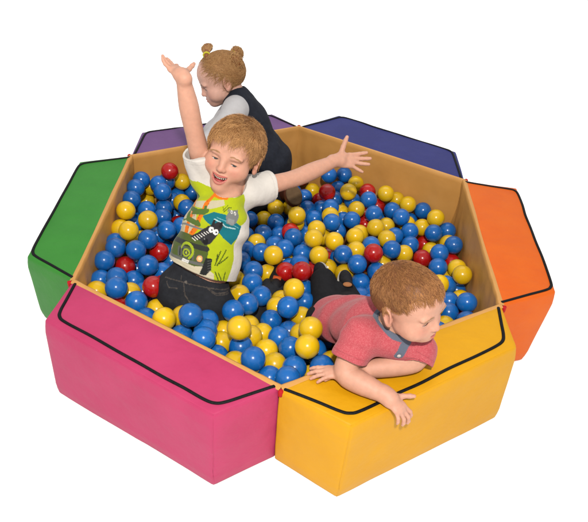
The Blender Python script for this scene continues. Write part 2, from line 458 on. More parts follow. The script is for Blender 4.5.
BURIED = "y286,-284,147;y-258,5,146;r-293,174,146;b-232,-57,146;y-326,-450,146;y-323,-114,145;b-295,56,144;y-259,113,143;b258,-224,141;y-230,-166,141;b-458,-104,140;y-131,-554,140;b29,-504,140;b-30,-622,140;b-331,5,140;y-258,-453,140;b325,-225,139;r-228,-509,138;b426,-394,136;y31,-608,135;y355,-169,134;b-358,266,98;y371,-21,95;b-328,95,95;b-209,-240,95;r-488,-181,94;b-336,-238,94;b-556,-182,94;b-401,-353,94;b404,-187,94;y-295,264,94;b-143,536,94;y322,-358,93;y-365,-410,93;b444,-126,93;b-44,-519,93;y-237,41,92;b-141,-463,92;b218,-298,91;y345,-297,91;b-274,-129,91;b-302,371,91;b148,-182,91;b-238,484,90;b147,-522,90;b-468,-240,90;y-331,440,90;b84,38,90;b118,-248,89;r-200,423,89;b-298,-410,89;b310,-462,89;b-271,205,89;b212,-530,89;b-41,-302,88;r-236,152,88;y-46,-412,88;y-338,204,88;b-11,-579,88;y-491,146,88;b-209,-16,88;b-530,-244,87;b504,-354,87;b-8,-466,87;b186,-129,86;b213,-413,85;y-178,-524,85;b409,-74,85;b437,-352,85;b-232,367,84;b246,-470,84;b-492,-306,84;r-106,-520,83;b280,-303,83;b-204,-461,83;b-175,-184,83;b185,-244,82;b123,-580,81;y227,-160,45;b389,230,44;b-520,225,44;y422,-401,43;y64,-451,42;y-68,332,41;b427,60,41;r-323,-113,41;y-159,398,41;y319,-220,40;y-293,-58,40;b392,-338,40;y223,388,40;b544,-284,40;b486,-170,40;b356,169,40;b319,448,40;b-389,-109,40;b253,-227,39;b381,-106,39;r73,-114,39;y-418,-392,39;y-518,-112,39;b-132,0,39;y164,-51,39;b-360,288,39;b-69,-448,39;b389,-224,38;b-197,335,38;y-91,-57,38;b21,-164,38;b319,6,38;y96,-281,38;b3,106,38;y-34,-613,38;b33,396,38;b290,165,38;b60,-557,38;y-231,-390,38;b-287,53,38;y34,-57,38;b-521,334,38;y-418,-167,38;b-99,-172,38;b159,288,37;b482,-58,37;b-543,56,37;b523,-109,37;b-70,-336,37;b67,-224,37;b-264,-444,37;b34,49,37;y-221,-56,36;b323,108,36;b-356,171,36;b-230,-501,36;b234,506,36;b-33,503,36;b32,-619,35;b29,-390,35;b-227,-277,35;b-322,0,35;b128,-454,35;b458,1,35;b-127,-554,35;y-258,115,34;b-235,-168,34;b-387,-332,34;r193,109,34;b353,-166,33;r-358,394,33;y-134,564,33;b-549,-173,33;b32,170,33;r-457,-339,33;b293,-68,33;b316,225,33;b-550,167,33;y419,-169,32"
def ball_list(s):
    out = []
    for t in s.split(';'):
        x, y, z = t[1:].split(',')
        out.append((t[0], (float(x)/1000, float(y)/1000, float(z)/1000)))
    return out
def ball_mesh(name):
    bm = bmesh.new()
    bmesh.ops.create_uvsphere(bm, u_segments=40, v_segments=24, radius=RB)
    for v in bm.verts:          # moulding seam and the slight unevenness of blown plastic
        d = v.co.normalized()
        s = 1-0.004*math.exp(-(d.z/0.03)**2)+0.006*mnoise.noise(d*1.7)
        v.co = d*RB*s
    return bm_mesh(name, bm)
CNAME = {'b': 'blue', 'y': 'yellow', 'r': 'red'}
BMESH = {}
for c in 'byr':
    BMESH[c] = ball_mesh('play_ball'); BMESH[c].materials.append(MAT[c])
ball_objs = []
def place_ball(c, p):
    o = add('play_ball', BMESH[c]); o.location = p
    o.rotation_euler = (random.uniform(0, 6.28), random.uniform(0, 6.28), random.uniform(0, 6.28))
    ball_objs.append((c, o)); return o
for c, p in ball_list(BALLS)+ball_list(FILL): place_ball(c, p)
def pix(P):
    d = np.asarray(P, float)-CAM
    z = d@CF
    return np.stack([294+FPX*(d@CR)/z, 261-FPX*(d@CU)/z], -1)
ZONES = [('against the green wall', 108, 250), ('in the green and purple corner', 150, 190), ("left of the printed shirt", 150, 232),
         ('near the pink and green corner', 108, 295), ("in front of the jeans", 190, 325), ('near the pink and yellow corner', 240, 362),
         ("right of the jeans", 250, 305), ("left of the red polo", 298, 310), ("by the toddler hand", 302, 365),
         ("right of the printed shirt", 250, 245), ("under the outstretched arm", 285, 212), ("around the black shoes", 318, 262),
         ('in the middle of the pit', 300, 236), ("below the open hand", 345, 182), ('along the navy wall', 388, 203),
         ("just behind the toddler head", 385, 245), ('in the far half', 345, 215), ('in the navy and orange corner', 440, 225),
         ('against the orange wall', 452, 266), ("right of the toddler face", 455, 308)]
ORD = ['', 'second', 'third', 'fourth', 'fifth', 'sixth', 'seventh', 'eighth', 'ninth', 'tenth', 'eleventh', 'twelfth', 'thirteenth', 'fourteenth', 'fifteenth']
zone = {}
for c, o in ball_objs:
    q = pix(np.array(o.location))
    k = min(range(len(ZONES)), key=lambda i: (q[0]-ZONES[i][1])**2+(q[1]-ZONES[i][2])**2)
    zone.setdefault((c, k), []).append((q[0], o))
for (c, k), L in zone.items():
    L.sort(key=lambda t: t[0])
    for i, (_, o) in enumerate(L):
        n_ = CNAME[c]
        if len(L) == 1: lb = 'the only %s play ball %s' % (n_, ZONES[k][0])
        elif i == 0: lb = '%s ball, leftmost of the %s ones %s' % (n_, n_, ZONES[k][0])
        elif i == len(L)-1: lb = '%s ball, rightmost of the %s ones %s' % (n_, n_, ZONES[k][0])
        else: lb = '%s ball, %s from left of the %s ones %s' % (n_, ORD[i], n_, ZONES[k][0])
        tag(o, lb, 'ball', '%s balls in the pit' % n_)
bm = bmesh.new()
for c, p in ball_list(BURIED):
    n0 = len(bm.faces)
    bmesh.ops.create_uvsphere(bm, u_segments=20, v_segments=12, radius=RB, matrix=Matrix.Translation(Vector(p)))
    bm.faces.ensure_lookup_table()
    for f_ in bm.faces[n0:]: f_.material_index = 'byr'.index(c)
me = bm_mesh('buried_balls', bm)
for c in 'byr': me.materials.append(MAT[c])
tag(add('buried_balls', me), 'coloured balls buried under the top layer of the heap', 'balls', None, 'stuff')

# ================================================================ signed distance modelling
def cone(a, b, ra, rb, k=0.004, op='u', pad=0.0):
    a = np.asarray(a, float); b = np.asarray(b, float); ab = b-a; L2 = ab@ab
    def f(P):
        t = np.clip(((P-a)@ab)/L2, 0, 1)
        d = P-a-t[..., None]*ab
        return np.sqrt((d*d).sum(-1))-(ra+(rb-ra)*t)
    m = max(ra, rb)+pad
    return (f, np.minimum(a, b)-m, np.maximum(a, b)+m, op, k)
def chain(pts, rad, k=0.012, op='u'):
    """a limb: tapered capsules end to end"""
    L = [cone(pts[i], pts[i+1], rad[i], rad[i+1]) for i in range(len(pts)-1)]
    def f(P):
        d = L[0][0](P)
        for c in L[1:]: d = np.minimum(d, c[0](P))
        return d
    return (f, np.min([c[1] for c in L], 0), np.max([c[2] for c in L], 0), op, k)
def limb(sh, el, wr, r, bend=.012):
    """arm with a rounded elbow and a forearm that swells, then tapers to the wrist"""
    u = el-sh; v = wr-el
    m = np.array(el)
    P = [np.asarray(sh, float)]+[((1-t)**2)*(el-u*.22)+2*t*(1-t)*m+t*t*(el+v*.22) for t in np.linspace(0, 1, 6)]+[el+v*s_ for s_ in (.34, .5, .7, .86)]+[np.asarray(wr, float)]
    R_ = [r[0]]+list(np.interp(np.linspace(0, 1, 6), [0, 1], [r[1]*1.03, r[2]]))+[r[2]*1.0, r[2]*.95, r[2]*.84, r[3]*1.08, r[3]]
    return chain(P, R_, bend)
def ell(c, r, R=None, k=0.004, op='u', pad=0.0):
    """ellipsoid; R rows are its axes"""
    c = np.asarray(c, float); r = np.asarray(r, float)
    R = np.eye(3) if R is None else np.asarray(R, float)
    def f(P):
        q = (P-c)@R.T
        k0 = np.sqrt(((q/r)**2).sum(-1))+1e-9; k1 = np.sqrt(((q/(r*r))**2).sum(-1))+1e-9
        return k0*(k0-1)/k1
    m = np.sqrt(((R*r[:, None])**2).sum(0))+pad
    return (f, c-m, c+m, op, k)
def flatcone(a, b, ra, rb, R, sc, k=0.01, op='u', pad=0.0):
    """tapered capsule with an elliptic section: R rows = side, front, up axes; sc = depth/width"""
    a = np.asarray(a, float); b = np.asarray(b, float); R = np.asarray(R, float)
    la, lb = np.zeros(3), (b-a)@R.T
    S = np.array([1, 1/sc, 1]); lb2 = lb*S; L2 = lb2@lb2
    def f(P):
        q = ((P-a)@R.T)*S
        t = np.clip((q@lb2)/L2, 0, 1)
        d = q-t[..., None]*lb2
        return (np.sqrt((d*d).sum(-1))-(ra+(rb-ra)*t))*(0.5+0.5*sc)
    m = max(ra, rb)+pad
    return (f, np.minimum(a, b)-m, np.maximum(a, b)+m, op, k)
def half(point, normal, k=0.002, op='i'):
    """keep what lies behind the plane"""
    p = np.asarray(point, float); n = nrm(normal)
    return (lambda P: (P-p)@n, None, None, op, k)
def fn(f, lo, hi, op='u', k=0.003): return (f, lo, hi, op, k)
def smin(a, b, k):
    h = np.maximum(k-np.abs(a-b), 0)/k
    return np.minimum(a, b)-h*h*k*0.25
def field(prims, lo, hi, h):
    lo = np.floor(np.asarray(lo, float)/h)*h; hi = np.asarray(hi, float)
    n = np.ceil((hi-lo)/h).astype(int)+1
    ax = [lo[i]+h*np.arange(n[i]) for i in range(3)]
    F = np.full(n, 0.5, np.float32)
    for f, plo, phi, op, k in prims:
        if plo is None: i0 = np.zeros(3, int); i1 = n
        else:
            mg = 2*k+3*h
            i0 = np.maximum(0, np.floor((plo-mg-lo)/h).astype(int)); i1 = np.minimum(n, np.ceil((phi+mg-lo)/h).astype(int)+1)
            if (i1 <= i0).any(): continue
        sl = tuple(slice(i0[i], i1[i]) for i in range(3))
        P = np.stack(np.meshgrid(*[ax[i][i0[i]:i1[i]] for i in range(3)], indexing='ij'), -1)
        d = f(P)
        if op == 'u': F[sl] = smin(F[sl], d, k)
        elif op == 's': F[sl] = -smin(-F[sl], d, k)
        else: F[sl] = -smin(-F[sl], -d, k)
    return F, lo
def nets(F, lo, h):
    s = F < 0
    n = np.array(F.shape)
    c = np.zeros(n-1, np.int8)
    for dx in (0, 1):
        for dy in (0, 1):
            for dz in (0, 1):
                c += s[dx:n[0]-1+dx, dy:n[1]-1+dy, dz:n[2]-1+dz]
    idx = np.argwhere((c > 0) & (c < 8))
    if len(idx) == 0: return np.zeros((0, 3)), np.zeros((0, 4), int)
    vid = np.full(n-1, -1, np.int64); vid[tuple(idx.T)] = np.arange(len(idx))
    acc = np.zeros((len(idx), 3)); cnt = np.zeros(len(idx))
    cs = [(0, 0, 0), (1, 0, 0), (0, 1, 0), (1, 1, 0), (0, 0, 1), (1, 0, 1), (0, 1, 1), (1, 1, 1)]
    vals = [F[idx[:, 0]+a, idx[:, 1]+b, idx[:, 2]+d] for a, b, d in cs]
    for i in range(8):
        for j in range(i+1, 8):
            if sum(abs(cs[i][q]-cs[j][q]) for q in range(3)) != 1: continue
            m = (vals[i] < 0) != (vals[j] < 0)
            t = vals[i][m]/(vals[i][m]-vals[j][m])
            acc[m] += np.array(cs[i])+t[:, None]*(np.array(cs[j])-np.array(cs[i])); cnt[m] += 1
    V = lo+h*(idx+acc/cnt[:, None])
    faces = []
    for axis in range(3):
        o1, o2 = (axis+1) % 3, (axis+2) % 3
        A = np.moveaxis(s, axis, 0)
        ch = np.argwhere(np.moveaxis(A[:-1] != A[1:], 0, axis))
        ok = (ch[:, o1] > 0) & (ch[:, o2] > 0) & (ch[:, o1] < n[o1]-1) & (ch[:, o2] < n[o2]-1)
        ch = ch[ok]
        q = []
        for d1, d2 in ((-1, -1), (0, -1), (0, 0), (-1, 0)):
            g_ = ch.copy(); g_[:, o1] += d1; g_[:, o2] += d2
            q.append(vid[tuple(g_.T)])
        q = np.stack(q, 1)
        ins = s[tuple(ch.T)]
        q[~ins] = q[~ins][:, ::-1]
        faces.append(q[(q >= 0).all(1)])
    return V, np.vstack(faces)
def sculpt(prims, lo, hi, h):
    F, l0 = field(prims, lo, hi, h)
    return nets(F, l0, h)
def sculpt_multi(prims, boxes):
    """boxes: (lo, hi, h), the ones to keep first; boxes of one cell size share a grid and are cut to fit and welded"""
    Vs, Fs, off, done = [], [], 0, []
    for bi, (lo, hi, h) in enumerate(boxes):
        V_, F_ = sculpt(prims, lo, hi, h)
        l0, h0 = np.floor(np.asarray(lo)/h)*h+4.3*h, np.floor(np.asarray(hi)/h)*h-4.3*h
        if len(F_):
            c = V_[F_].mean(1)
            last = bi == len(boxes)-1
            keep = np.ones(len(F_), bool) if last else ((c >= l0) & (c < h0)).all(1)
            for l2, h2, hh in done:
                m = 0 if hh == h else h*1.5
                keep &= ~((c >= l2+m) & (c < h2-m)).all(1)
            F_ = F_[keep]
            Vs.append(V_); Fs.append(F_+off); off += len(V_)
        done.append((l0, h0, h))
    V_, F_ = np.vstack(Vs), np.vstack(Fs)
    _, first, inv = np.unique(np.round(V_/4e-5).astype(np.int64), axis=0, return_index=True, return_inverse=True)
    V_ = V_[first]; F_ = inv.ravel()[F_]
    used = np.zeros(len(V_), bool); used[F_.ravel()] = True
    mp = np.cumsum(used)-1
    return V_[used], mp[F_]
def vnormals(V_, F_):
    a, b, c, d = (V_[F_[:, i]] for i in range(4))
    fnn = np.cross(c-a, d-b)
    N = np.zeros_like(V_)
    for i in range(4): np.add.at(N, F_[:, i], fnn)
    return N/(np.linalg.norm(N, axis=1)[:, None]+1e-12)
def bbox(prims, pad):
    lo = np.min([p[1] for p in prims if p[1] is not None and p[3] == 'u'], axis=0)-pad
    hi = np.max([p[2] for p in prims if p[1] is not None and p[3] == 'u'], axis=0)+pad
    return lo, hi
def vnoise(P, sc, seed=0.0):
    """cheap smooth noise out of warped sines"""
    x, y, z = (P*sc).T
    x = x+seed*1.7; y = y+seed*2.3; z = z-seed*0.9
    w = np.sin(x*1.3+1.1*np.sin(y*1.1+z*0.7))+np.sin(y*1.7+1.3*np.sin(z*1.2-x*0.6)+2)+np.sin(z*1.5+1.2*np.sin(x*0.9+y*1.4)+4)
    return w/3

# ---------------------------------------------------------------- heads
EZ = -.0120         # height of the eyes in the head
class Head:
    def __init__(self, O, fwd, up, s=1.0, eye_open=1.0, smile=0.0, look=(0, 0), squint=0.0):
        self.O = np.asarray(O, float); self.s = s
        self.Fw = nrm(fwd); up = np.asarray(up, float); up = up-(up@self.Fw)*self.Fw
        self.Up = nrm(up); self.Rt = np.cross(self.Fw, self.Up)
        self.B = np.array([self.Rt, self.Fw, self.Up])        # rows
        self.eye_open, self.smile, self.look = eye_open, smile, look
    def w(self, x, y=None, z=None):
        p = np.asarray(x if y is None else (x, y, z), float)
        return self.O+self.s*(p@self.B)
    def loc(self, P): return ((P-self.O)@self.B.T)/self.s
    def rot(self, ax, ay, az):
        """axes rows in world after local euler rotation"""
        from mathutils import Euler
        Rm = np.array(Euler((ax, ay, az)).to_matrix())
        return Rm.T@self.B
    def e(self, c, r, k=0.004, op='u', rot=None):
        return ell(self.w(c), np.array(r)*self.s, self.B if rot is None else self.rot(*rot), k*self.s, op)
    def c(self, a, b, ra, rb, k=0.004, op='u'):
        return cone(self.w(a), self.w(b), ra*self.s, rb*self.s, k*self.s, op)
    def cranium(self, inf=0.0):
        return [self.e((0, -.010, .027), (.070+inf, .087+inf, .072+inf), .01),
                self.e((0, .030, .030), (.056+inf, .050+inf, .048+inf), .03),
                self.e((0, -.045, .005), (.058+inf, .052+inf, .052+inf), .03)]
    def prims(self):
        sm = self.smile
        L = self.cranium()
        L += [self.e((0, .026, -.030), (.053, .052, .060), .03)]
        mz = -.058
        jaw = -.016*sm
        for x in (-1, 1):
            L += [self.e((x*.034, .045, -.040+.004*sm), (.029+.002*sm, .029, .028), .022),
                  self.e((x*.031, .014, -.050), (.020, .026, .020), .02)]
        L += [self.e((0, .060, -.083+jaw*.6), (.018, .018, .014), .02),
              self.e((0, .064, mz+jaw*.4), (.027, .020, .020), .016),
              self.e((0, .044, -.078+jaw*.5), (.028, .028, .016), .02)]
        # brow ridge, sockets
        for x in (-1, 1):
            L += [self.e((x*.029, .0905, -.011), (.0165, .016, .0120), .014, 's'),
                  self.e((x*.029, .0725, .008), (.020, .010, .007), .012)]
        # nose
        L += [self.c((0, .076, .004), (0, .0870, -.030), .0056, .0076, .012),
              self.e((0, .0880, -.0325), (.0090, .0084, .0080), .006)]
        for x in (-1, 1):
            L += [self.e((x*.0086, .0825, -.0350), (.0060, .0072, .0056), .005),
                  self.e((x*.0046, .0885, -.0408), (.0026, .0040, .0026), .0025, 's')]
        # eyelids
        eo = self.eye_open
        for x in (-1, 1):
            c = (x*.0285, .0615, EZ)
            L += [self.e(c, (.0152, .0142, .0142), .003)]
            L += [self.e((x*.0285, .0775, EZ-.0030*(1-eo)), (.0122, .0088, .0060*max(eo, .12)), .0012, 's', (0, x*0.10, 0))]
        # mouth
        if sm > 0:
            w = .0275
            L += [self.e((0, .0770, mz-.0050), (.0205, .024, .0092), .003, 's'),
                  self.e((-.0150, .0745, mz+.0005), (.0085, .020, .0065), .003, 's'), self.e((.0150, .0745, mz+.0005), (.0085, .020, .0065), .003, 's')]
            def arc(zc, yc, rc, k):
                tt = np.linspace(-1, 1, 13)
                pts = [(w*t, .0690+(yc-.0690)*(1-t*t), mz+.0100+(zc-.0100)*(1-abs(t)**2.2)) for t in tt]
                rr = [.0013+(rc-.0013)*(1-t*t)**.7 for t in tt]
                return [self.c(pts[i], pts[i+1], rr[i], rr[i+1], k) for i in range(12)]
            self.lips = arc(.0038, .0850, .0024, .0025)+arc(-.0180, .0810, .0034, .0025)
        else:
            w = .0185
            def arc(zc, yc, rc, zz):
                pts = [(w*t, .0750+(yc-.0750)*(1-t*t), mz+zz+(zc)*(1-t*t)) for t in np.linspace(-1, 1, 7)]
                rr = [.0018+(rc-.0018)*(1-abs(t)) for t in np.linspace(-1, 1, 7)]
                return [self.c(pts[i], pts[i+1], rr[i], rr[i+1], .003) for i in range(6)]
            self.lips = arc(.0030, .0832, .0038, .0005)+arc(-.0042, .0822, .0044, -.0012)
        L += self.lips
        if sm <= 0:
            L += [self.e((0, .0885, mz-.0005), (.0160, .0075, .0007-sm*.0030), .0015, 's')]
        # ears
        for x in (-1, 1):
            R_ = (0.0, x*0.10, x*-0.45)
            L += [self.e((x*.0715, -.010, -.012), (.0085, .0185, .0275), .006, 'u', R_),
                  self.e((x*.0800, -.0065, -.010), (.0065, .0115, .0185), .004, 's', R_),
                  self.e((x*.0715, .001, -.016), (.0050, .0055, .0070), .004),
                  self.e((x*.0715, -.004, -.033), (.0055, .0080, .0085), .006)]
        return L
    def box(self, pad=.012):
        cs = [self.w(x, y, z) for x in (-.088, .088) for y in (-.102, .104) for z in (-.115, .104)]
        return np.min(cs, 0)-pad, np.max(cs, 0)+pad
    def tint(self, V_, skin, lip, blush, sm_dark=True, ear=None, blush_amt=.45, hair_under=None):
        q = self.loc(V_)
        T = np.tile(skin, (len(V_), 1))
        near = np.linalg.norm(q, axis=1) < .16
        # cheeks, nose tip and ears are redder
        for x in (-1, 1):
            g_ = np.exp(-(((q[:, 0]-x*.037)/.017)**2+((q[:, 1]-.062)/.03)**2+((q[:, 2]+.034)/.015)**2))
            T += (g_*blush_amt)[:, None]*(blush-T)
            g_ = np.exp(-(((q[:, 0]-x*.080)/.012)**2+((q[:, 1]+.008)/.025)**2+((q[:, 2]+.012)/.03)**2))
            T += (g_*.35)[:, None]*(blush-T)
        g_ = np.exp(-((q[:, 0]/.012)**2+((q[:, 1]-.098)/.015)**2+((q[:, 2]+.032)/.012)**2))
        T += (g_*.25)[:, None]*(blush-T)
        m = near & (q[:, 1] > .05) & (q[:, 2] < -.02) & (q[:, 2] > -.10)
        d = np.full(len(V_), 1.0)
        P = V_[m]
        dd = np.full(len(P), 1.0)
        for f, *_ in self.lips: dd = np.minimum(dd, f(P))
        d[m] = dd
        a = np.clip(1-(d-.0004)/.0014, 0, 1)
        T += a[:, None]*(lip-T)
        if self.smile > 0:
            mouth = m & (d > .0006) & (np.abs(q[:, 0]) < .0255) & (q[:, 1] < .074) & (q[:, 2] < -.044) & (q[:, 2] > -.080)
            f, *_ = self.e((0, .0770, -.0615), (.0265, .026, .0150), .003)
            mouth &= f(V_) < .0012
            T[mouth] = rgb3(120, 40, 40)
        return T
    def eyes(self, parent, iris):
        for x in (-1, 1):
            bm = bmesh.new()
            bmesh.ops.create_uvsphere(bm, u_segments=40, v_segments=24, radius=1)
            Vq = np.array([v.co[:] for v in bm.verts])
            Fq = [[v.index for v in f.verts] for f in bm.faces]
            bm.free()
            g_ = nrm((self.look[0], 1, self.look[1]))
            dd = Vq@g_
            T = np.tile(rgb3(232, 226, 222), (len(Vq), 1))
            T[dd > math.cos(.50)] = iris*0.6; T[dd > math.cos(.42)] = iris
            T[dd > math.cos(.22)] = rgb3(10, 10, 10)
            me = bpy.data.meshes.new('eyeball')
            W = self.w(np.array((x*.0285, .0615, EZ))+Vq*.0128)
            me.from_pydata(W.tolist(), [], Fq)
            for p in me.polygons: p.use_smooth = True
            a = me.color_attributes.new('tint', 'FLOAT_COLOR', 'POINT')
            t4 = np.ones((len(Vq), 4), np.float32); t4[:, :3] = T
            a.data.foreach_set('color', t4.ravel())
            put(add('eyeball', me, MAT['eye']), parent)
    def lashes(self, parent, col):
        """a thin dark lash line along the edge of each upper lid"""
        eo = max(self.eye_open, .12)
        for x in (-1, 1):
            pts = []
            for t in np.linspace(-1, 1, 15):
                lx = .0112*t
                lz = -.0030*(1-self.eye_open)+.0060*eo*math.sqrt(max(0, 1-(t*.96)**2))*.92+.0003
                r_ = .0147
                ly = math.sqrt(max(1e-8, r_*r_-lx*lx-lz*lz))
                pts.append(self.w((x*.0285+lx, .0615+ly, EZ+lz)))
            rr = .00085*self.s*(1-.65*np.abs(np.linspace(-1, 1, 15)))
            v, f = tube_np(pts, rr, 6)
            put(add('eyelash', mesh_np('eyelash', v, f, True, np.tile(col, (len(v), 1))), MAT['hair']), parent)
    def brows(self, parent, prims, lo, hi, col, n=70, ln=.008):
        bvq = bvh_of(*sculpt(prims, lo, hi, .0025))
        for x in (-1, 1):
            P, C_ = [], []
            for i in range(n):
                t = rng.uniform(0, 1)
                c = np.array((x*(.013+.030*t), .12, EZ+.0205+.0045*math.sin(t*2.6)-.004*t+rng.normal()*.0010))
                hit = bvq.ray_cast(Vector(self.w(c)), Vector(-self.Fw))
                if hit[0] is None: continue
                q = self.loc(np.array(hit[0])); dr = np.array((x*1.0, -.35*t, .40-.6*t))*ln
                P.append([self.w(q+dr*s_+np.array((0, .0005+.0004*s_, 0))) for s_ in (0, .5, 1)]); C_.append(col*rng.uniform(.85, 1.15))
            v, f, t = strands_mesh(np.array(P), .00038, .0002, np.array(C_))
            put(add('eyebrow', mesh_np('eyebrow', v, f, True, t), MAT['hair']), parent)
    def teeth(self, parent):
        sm = self.smile; mz = -.058
        Vs, Fs, off = [], [], 0
        bm = bmesh.new()
        for row, zc, hh, yb in ((0, mz+.0018, .0066, .0790), (1, mz-.0150, .0026, .0735)):
            for i in range(-4, 4):
                t = (i+.5)/4.6
                x = t*.0225; y = yb-.012*t*t
                m4 = Matrix.Translation(Vector(self.w(x, y, zc-hh*.5+.0045*abs(t)**2.2)))
                for j, axv in enumerate((self.Rt, self.Fw, self.Up)):
                    for q_ in range(3): m4[q_][j] = axv[q_]*self.s*(.0026, .0020, hh*.62)[j]
                bmesh.ops.create_uvsphere(bm, u_segments=12, v_segments=8, radius=1, matrix=m4)
        put(add('teeth', bm_mesh('teeth', bm), MAT['tooth']), parent)
        bm = bmesh.new()
        m4 = Matrix.Translation(Vector(self.w(0, .066, mz-.0120)))
        for j, axv in enumerate((self.Rt, self.Fw, self.Up)):
            for q_ in range(3): m4[q_][j] = axv[q_]*self.s*(.0145, .014, .0048)[j]
        bmesh.ops.create_uvsphere(bm, u_segments=20, v_segments=12, radius=1, matrix=m4)
        put(add('tongue', bm_mesh('tongue', bm), MAT['tongue']), parent)

def strands_mesh(paths, w0, w1, tints, name='hair'):
    """paths (n,m,3) -> three sided tapering hairs"""
    n, m_, _ = paths.shape
    T = np.gradient(paths, axis=1); T /= np.linalg.norm(T, axis=2)[..., None]+1e-12
    ref = rng.normal(size=(n, 1, 3)); S = np.cross(T, ref); S /= np.linalg.norm(S, axis=2)[..., None]+1e-12
    N = np.cross(S, T)
    rad = (w0+(w1-w0)*np.linspace(0, 1, m_)**1.5)[None, :, None]
    rings = [paths+rad*(math.cos(a)*S+math.sin(a)*N) for a in (0, 2.094, 4.189)]
    V_ = np.stack(rings, 2).reshape(-1, 3)
    base = (np.arange(n)[:, None, None]*m_+np.arange(m_-1)[None, :, None])*3
    j = np.arange(3)[None, None]; j2 = (j+1) % 3
    F_ = np.stack([base+j, base+j2, base+3+j2, base+3+j], -1).reshape(-1, 4)
    tt = np.repeat(tints[:, None], m_*3, 1).reshape(-1, 3)
    return V_, F_, tt
def join_meshes(parts):
    Vs, Fs, Ts, o = [], [], [], 0
    for v, f, t in parts:
        Vs.append(v); Fs.append(f+o); Ts.append(t); o += len(v)
    return np.vstack(Vs), np.vstack(Fs), np.vstack(Ts)
def grow(head, bvh_, hairmask, flow, count, length, steps, lift, base_rgb, tip_var, wid, seed_dirs=None, jitter=.25, clump=0, root_off=0.0):
    """grow hairs off the skull following flow(q)->local direction, hugging the skin at a rising height"""
    P, Tn = [], []
    tries = 0
    cen = np.array((0, -.01, .02))
    clumps = {}
    while len(P) < count and tries < count*8:
        tries += 1
        d = rng.normal(size=3); d /= np.linalg.norm(d)
        o = head.w(cen+d*.2)
        hit = bvh_.ray_cast(Vector(o), Vector(head.w(cen)-o))
        if hit[0] is None: continue
        q = head.loc(np.array(hit[0]))
        if not hairmask(q): continue
        ln = length(q)*rng.uniform(.75, 1.1)
        lf = lift(q)*rng.uniform(.35, 1.15)
        path = [q]
        nq = head.B@np.array(hit[1])
        cur = q.copy()
        cell = tuple(np.floor(q/.011).astype(int))
        if cell not in clumps: clumps[cell] = rng.normal(size=3)*clump
        jit = rng.normal(size=3)*jitter+clumps[cell]
        ok = True
        for i in range(1, steps):
            fl = flow(cur)+jit
            fl = fl-(fl@nq)*nq; nn_ = np.linalg.norm(fl)
            if nn_ < 1e-6: ok = False; break
            cur = cur+fl/nn_*ln/(steps-1)
            w = head.w(cur)
            loc_, nr, fi, di = bvh_.find_nearest(Vector(w))
            s_ = head.loc(np.array(loc_)); nq = head.B@np.array(nr)
            t = i/(steps-1)
            cur = s_+nq*(root_off+lf*(t**.75))
            path.append(cur.copy())
        if not ok: continue
        P.append(head.w(np.array(path)))
        v = rng.uniform(0, 1)
        Tn.append(base_rgb(q, v, clumps[cell][0] if clump else 0))
    return strands_mesh(np.array(P), wid, wid*.35, np.array(Tn))

def hand(L, wrist, d, n, thumb, size, curls, spreads, thumb_dir=None, thumb_curl=.4, wr=None, palm_k=.005, flat=1.0):
    """L: list of prims to extend. d = finger direction, n = way the palm faces, thumb = +1/-1 side of d x n"""
    d = nrm(d); n = np.asarray(n, float); n = nrm(n-(n@d)*d); s = np.cross(d, n)*thumb   # s points to the thumb side
    wrist = np.asarray(wrist, float); z = size
    R = np.array([s, n, d])
    L.append(ell(wrist+d*.26*z, (.205*z, .085*z, .28*z), R, .010))
    L.append(ell(wrist+d*.40*z, (.215*z, .080*z, .14*z), R, .006))
    L.append(ell(wrist+d*.17*z+s*.13*z+n*.05*z, (.09*z, .085*z, .17*z), R, .006))
    if wr: L.append(cone(wrist-d*.10*z, wrist+d*.12*z, wr, wr*1.05, .008))
    lens = (.40, .45, .415, .32)
    rad = (.058, .060, .057, .050)
    tips = []
    for i in range(4):
        off = (.155, .052, -.052, -.150)[i]
        base = wrist+d*(.485, .515, .495, .44)[i]*z+s*off*z
        a = spreads[i]
        dd = nrm(d*math.cos(a)+s*math.sin(a))
        ang = curls[i]*.6
        p = base-dd*.06*z; r0 = rad[i]*z
        seg = (.50, .29, .21)
        cur = 0
        for j in range(3):
            cur += curls[i]*(.8, 1.0, .6)[j]
            v = dd*math.cos(cur)+n*math.sin(cur)
            q = p+v*lens[i]*z*seg[j]+(v*.06*z if j == 0 else 0)
            r1 = r0*(.93, .92, .86)[j]
            L.append(cone(p, q, r0, r1, .0022 if j else .004))
            p, r0 = q, r1
        tips.append((p, v, n))
    td = nrm(d*.62+s*.75+n*.2) if thumb_dir is None else nrm(thumb_dir)
    p = wrist+d*.14*z+s*.15*z+n*.03*z
    q = p+td*.21*z
    L.append(cone(p, q, .078*z, .066*z, .006))
    v2 = nrm(td+nrm(d-s*.2)*thumb_curl*.5)
    q2 = q+v2*.17*z; L.append(cone(q, q2, .064*z, .060*z, .003))
    v3 = nrm(v2+nrm(d-s*.3)*thumb_curl*.4)
    q3 = q2+v3*.11*z; L.append(cone(q2, q3, .060*z, .048*z, .003))
    tips.append((q3, v3, n))
    return tips, (np.min([wrist-.1*z]+[t[0] for t in tips], 0)-.035, np.max([wrist+.1*z]+[t[0] for t in tips], 0)+.035)
def nail_tint(V_, T, tips, z, col):
    for p, v, n in tips:
        c = p+v*.02*z-n*.035*z
        g_ = np.exp(-(((V_-c)**2).sum(1))/(.033*z)**2)
        T += (g_*.5)[:, None]*(col-T)

